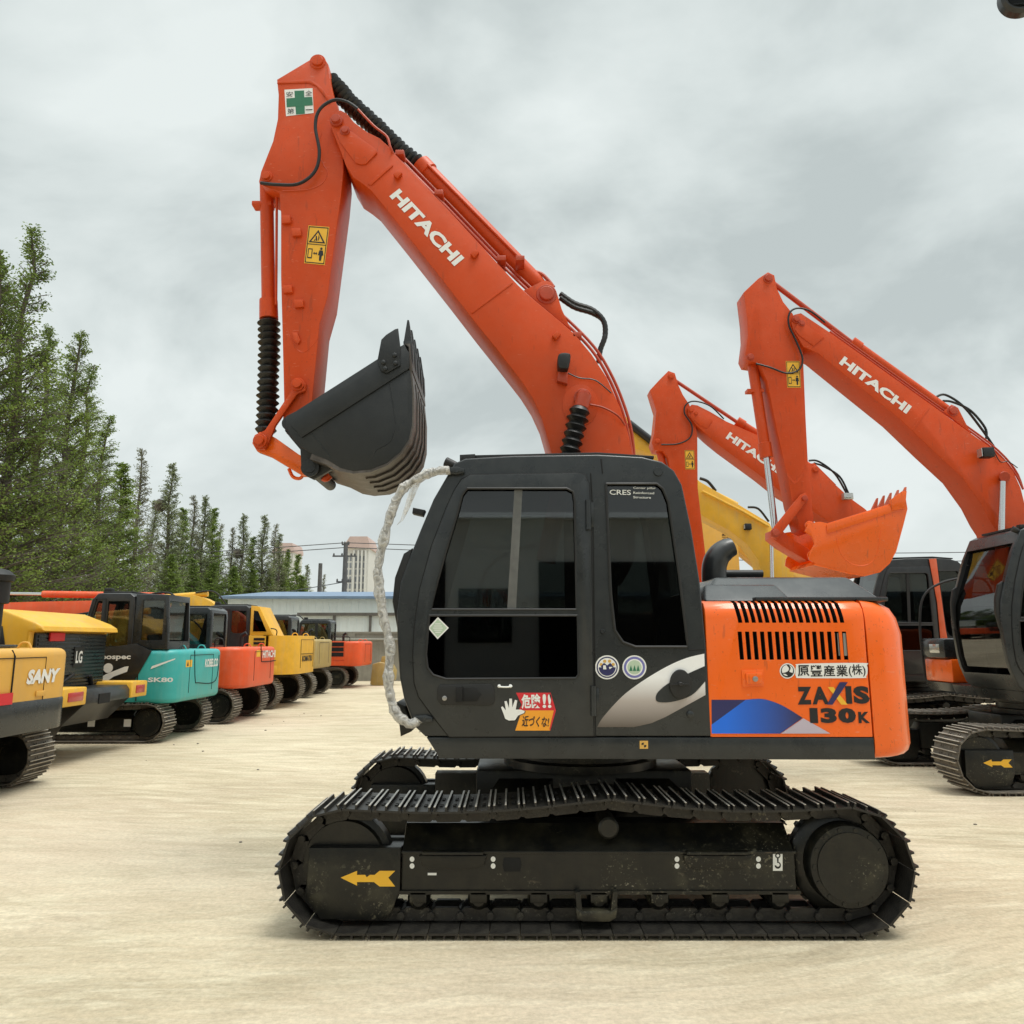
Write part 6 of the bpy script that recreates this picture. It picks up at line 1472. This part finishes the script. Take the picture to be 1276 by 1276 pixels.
blot = rng(nz(.9, 9, .7, tc.outputs['Object'], .6), .60, .74, 0, .45); c = mixc(c, (.24, .20, .14), blot)
pink = rng(nz(.22, 3, .5, mapped(0, (1, 1, 1))), .5, .7, 0, .35); c = mixc(c, (.56, .44, .35), pink)
fine = rng(nz(30, 8, .75, tc.outputs['Object']), .3, .7, .78, 1.18)
vm = N.new('ShaderNodeVectorMath'); vm.operation = 'SCALE'; L.new(c, vm.inputs[0]); L.new(fine, vm.inputs['Scale'])
L.new(vm.outputs[0], b.inputs['Base Color']); b.inputs['Roughness'].default_value = .92; b.inputs['Specular IOR Level'].default_value = .2
bp = N.new('ShaderNodeBump'); bp.inputs['Strength'].default_value = .6; bp.inputs['Distance'].default_value = .02
mm = N.new('ShaderNodeMath'); mm.operation = 'ADD'; L.new(nz(14, 10, .7, tc.outputs['Object']), mm.inputs[0]); L.new(st4, mm.inputs[1]); L.new(mm.outputs[0], bp.inputs['Height']); L.new(bp.outputs[0], b.inputs['Normal'])
ground.data.materials.clear(); ground.data.materials.append(m)
# small clods of dirt on the yard
bm = bmesh.new(); rnd = random.Random(5)
for i in range(110):
    x = rnd.uniform(-9, 7); y = rnd.uniform(-3.3, 14); r = rnd.uniform(.003, .010) * (1 + (y + 3) * .08)
    if -1.5 < x < 2.5 and -.1 < y < 2.6: continue
    ret = bmesh.ops.create_icosphere(bm, subdivisions=1, radius=r)
    for v in ret['verts']: v.co = Vector((v.co.x * rnd.uniform(.8, 1.6) + x, v.co.y * 1.2 + y, v.co.z * .6 + r * .3))
o = obj('dirt_clods', bm, 'track_dusty', None); o['kind'] = 'stuff'; tag(o, 'scattered small clods of dirt on the concrete yard', 'dirt')

# unseen hall added behind the camera, for the cab glass to reflect
wk = thing('added_hall', (0, -24, 0), 'added unseen grey hall with dark doors behind the camera, for reflections in the glass', 'added_hall')
bm = bmesh.new(); a_box(bm, -32, 32, -37, -24, -.1, 6.2); a_prism(bm, [(-37.5, 6.21), (-30.5, 7.6), (-23.4, 6.21)], -32.5, 32.5, axis='x'); obj('wall', bm, 'cladding', wk)
for i in range(6):
    x = -29 + i * 10; bm = bmesh.new(); a_box(bm, x, x + 6.5, -23.98, -23.9, 0, 4.6); obj('door', bm, 'dark', wk)
    bm = bmesh.new(); a_box(bm, x + 7, x + 9, -23.98, -23.92, 1.6, 3.6); obj('window', bm, 'glass_clear', wk)
# ------------------------------------------------------------------ sky and light
w = bpy.data.worlds.new('World'); sc.world = w; w.use_nodes = True
nt = w.node_tree; N = nt.nodes; L = nt.links; N.clear()
SUN_EL, SUN_AZ = R(72), R(120)
sky = N.new('ShaderNodeTexSky'); sky.sky_type = 'NISHITA'; sky.sun_disc = False; sky.sun_elevation = SUN_EL; sky.sun_rotation = SUN_AZ
bg1 = N.new('ShaderNodeBackground'); bg1.inputs['Strength'].default_value = .08; L.new(sky.outputs[0], bg1.inputs['Color'])
tcw = N.new('ShaderNodeTexCoord')
sx = N.new('ShaderNodeSeparateXYZ'); L.new(tcw.outputs['Generated'], sx.inputs[0])
zz = N.new('ShaderNodeMath'); zz.operation = 'MAXIMUM'; zz.inputs[1].default_value = .0; L.new(sx.outputs['Z'], zz.inputs[0])
za = N.new('ShaderNodeMath'); za.operation = 'ADD'; za.inputs[1].default_value = .75; L.new(zz.outputs[0], za.inputs[0])
dv = N.new('ShaderNodeVectorMath'); dv.operation = 'DIVIDE'
cmb = N.new('ShaderNodeCombineXYZ'); [L.new(za.outputs[0], cmb.inputs[i]) for i in range(3)]
L.new(tcw.outputs['Generated'], dv.inputs[0]); L.new(cmb.outputs[0], dv.inputs[1])
mp = N.new('ShaderNodeMapping'); mp.inputs['Rotation'].default_value = (0, 0, R(35)); mp.inputs['Location'].default_value = (2.3, 1.2, .4); mp.inputs['Scale'].default_value = (2.2, 2.9, 2.2); L.new(dv.outputs[0], mp.inputs['Vector'])
n1 = N.new('ShaderNodeTexNoise'); n1.inputs['Scale'].default_value = 1.5; n1.inputs['Detail'].default_value = 7; n1.inputs['Roughness'].default_value = .52; n1.inputs['Distortion'].default_value = .25; L.new(mp.outputs[0], n1.inputs['Vector'])
cr = N.new('ShaderNodeValToRGB'); e = cr.color_ramp.elements
e[0].position = .38; e[0].color = (.41, .455, .448, 1); e[1].position = .63; e[1].color = (.635, .68, .665, 1); k = e.new(.5); k.color = (.53, .578, .566, 1)
L.new(n1.outputs['Fac'], cr.inputs[0])
hz = N.new('ShaderNodeMapRange'); hz.inputs['From Min'].default_value = 0; hz.inputs['From Max'].default_value = .30; hz.inputs['To Min'].default_value = .75; hz.inputs['To Max'].default_value = 0; L.new(sx.outputs['Z'], hz.inputs['Value'])
mh = N.new('ShaderNodeMix'); mh.data_type = 'RGBA'; L.new(hz.outputs['Result'], mh.inputs['Factor']); L.new(cr.outputs[0], mh.inputs[6]); mh.inputs[7].default_value = (.60, .64, .63, 1)
bg2 = N.new('ShaderNodeBackground'); L.new(mh.outputs[2], bg2.inputs['Color'])
zs_ = N.new('ShaderNodeMapRange'); zs_.inputs['From Min'].default_value = .72; zs_.inputs['From Max'].default_value = .98; zs_.inputs['To Min'].default_value = .98; zs_.inputs['To Max'].default_value = 3.6; L.new(sx.outputs['Z'], zs_.inputs['Value'])
L.new(zs_.outputs['Result'], bg2.inputs['Strength'])
mxw = N.new('ShaderNodeMixShader'); mxw.inputs[0].default_value = .94; L.new(bg1.outputs[0], mxw.inputs[1]); L.new(bg2.outputs[0], mxw.inputs[2])
ow = N.new('ShaderNodeOutputWorld'); L.new(mxw.outputs[0], ow.inputs['Surface'])
sun = bpy.data.lights.new('sun', 'SUN'); sun.energy = 1.5; sun.angle = R(25); sun.color = (1, .96, .9)
so = bpy.data.objects.new('sun', sun); COL.objects.link(so)
dirv = Vector((math.sin(SUN_AZ) * math.cos(SUN_EL), math.cos(SUN_AZ) * math.cos(SUN_EL), math.sin(SUN_EL)))
so.rotation_euler = (-dirv).to_track_quat('-Z', 'Y').to_euler(); so.location = (0, 0, 30)

# one object per separate piece of the small fittings
def split_pieces(o):
    me = o.data; n = len(me.vertices); par = list(range(n))
    def find(a):
        while par[a] != a: par[a] = par[par[a]]; a = par[a]
        return a
    for e_ in me.edges:
        a, b_ = find(e_.vertices[0]), find(e_.vertices[1])
        if a != b_: par[a] = b_
    box = {}
    for v in me.vertices:
        r = find(v.index); q = box.setdefault(r, [Vector(v.co), Vector(v.co)])
        for i in range(3): q[0][i] = min(q[0][i], v.co[i]); q[1][i] = max(q[1][i], v.co[i])
    ks = list(box); grp = {k: k for k in ks}
    def g(a):
        while grp[a] != a: a = grp[a]
        return a
    for i, a in enumerate(ks):
        for b_ in ks[i + 1:]:
            A, B = box[a], box[b_]
            gap = math.sqrt(sum(max(0, A[0][k] - B[1][k], B[0][k] - A[1][k]) ** 2 for k in range(3)))
            if gap <= .004 and g(a) != g(b_): grp[g(a)] = g(b_)
    roots = {}
    for v in me.vertices: roots.setdefault(g(find(v.index)), set()).add(v.index)
    if len(roots) < 2: return
    keep = None
    for k, vs in sorted(roots.items(), key=lambda t: -len(t[1])):
        bm = bmesh.new(); bm.from_mesh(me); bm.verts.ensure_lookup_table()
        bmesh.ops.delete(bm, geom=[v for v in bm.verts if v.index not in vs], context='VERTS')
        nm = bpy.data.meshes.new(me.name); bm.to_mesh(nm); bm.free()
        for m_ in me.materials: nm.materials.append(m_)
        if keep is None: keep = nm
        else:
            c_ = o.copy(); c_.data = nm; COL.objects.link(c_)
    o.data = keep
SPLIT = {'boom_plate', 'stick_plate', 'black_hose', 'boom_pin', 'stick_pin', 'bucket_pin', 'hydraulic_pipe', 'reflector_dot', 'vent_slot', 'control_lever', 'front_corner_guard', 'panel_seam', 'frame_sticker', 'handrail_mount', 'body_plug', 'bucket_reinforcement', 'boom_cylinder', 'roof_cap', 'undercarriage_frame', 'engine_hood', 'warning_sticker', 'hood_handle', 'weld_scar', 'idler_yoke', 'bucket_cylinder', 'silver_decal'}
for o in list(bpy.data.objects):
    if o.type == 'MESH' and o.name.split('.')[0] in SPLIT: split_pieces(o)

cam = bpy.data.cameras.new('camera'); co = bpy.data.objects.new('camera', cam); COL.objects.link(co)
co.location = (0, -CAM_D, CAM_H); co.rotation_euler = (math.pi / 2 + PITCH, 0, 0)
cam.sensor_width = 36; cam.sensor_fit = 'HORIZONTAL'; cam.lens = 36 * FPX / 1276; cam.clip_end = 3000; cam.clip_start = .05
sc.camera = co
sc.view_settings.view_transform = 'Standard'; sc.view_settings.look = 'None'; sc.view_settings.gamma = 1; sc.view_settings.exposure = .45
sc.view_settings.use_curve_mapping = False
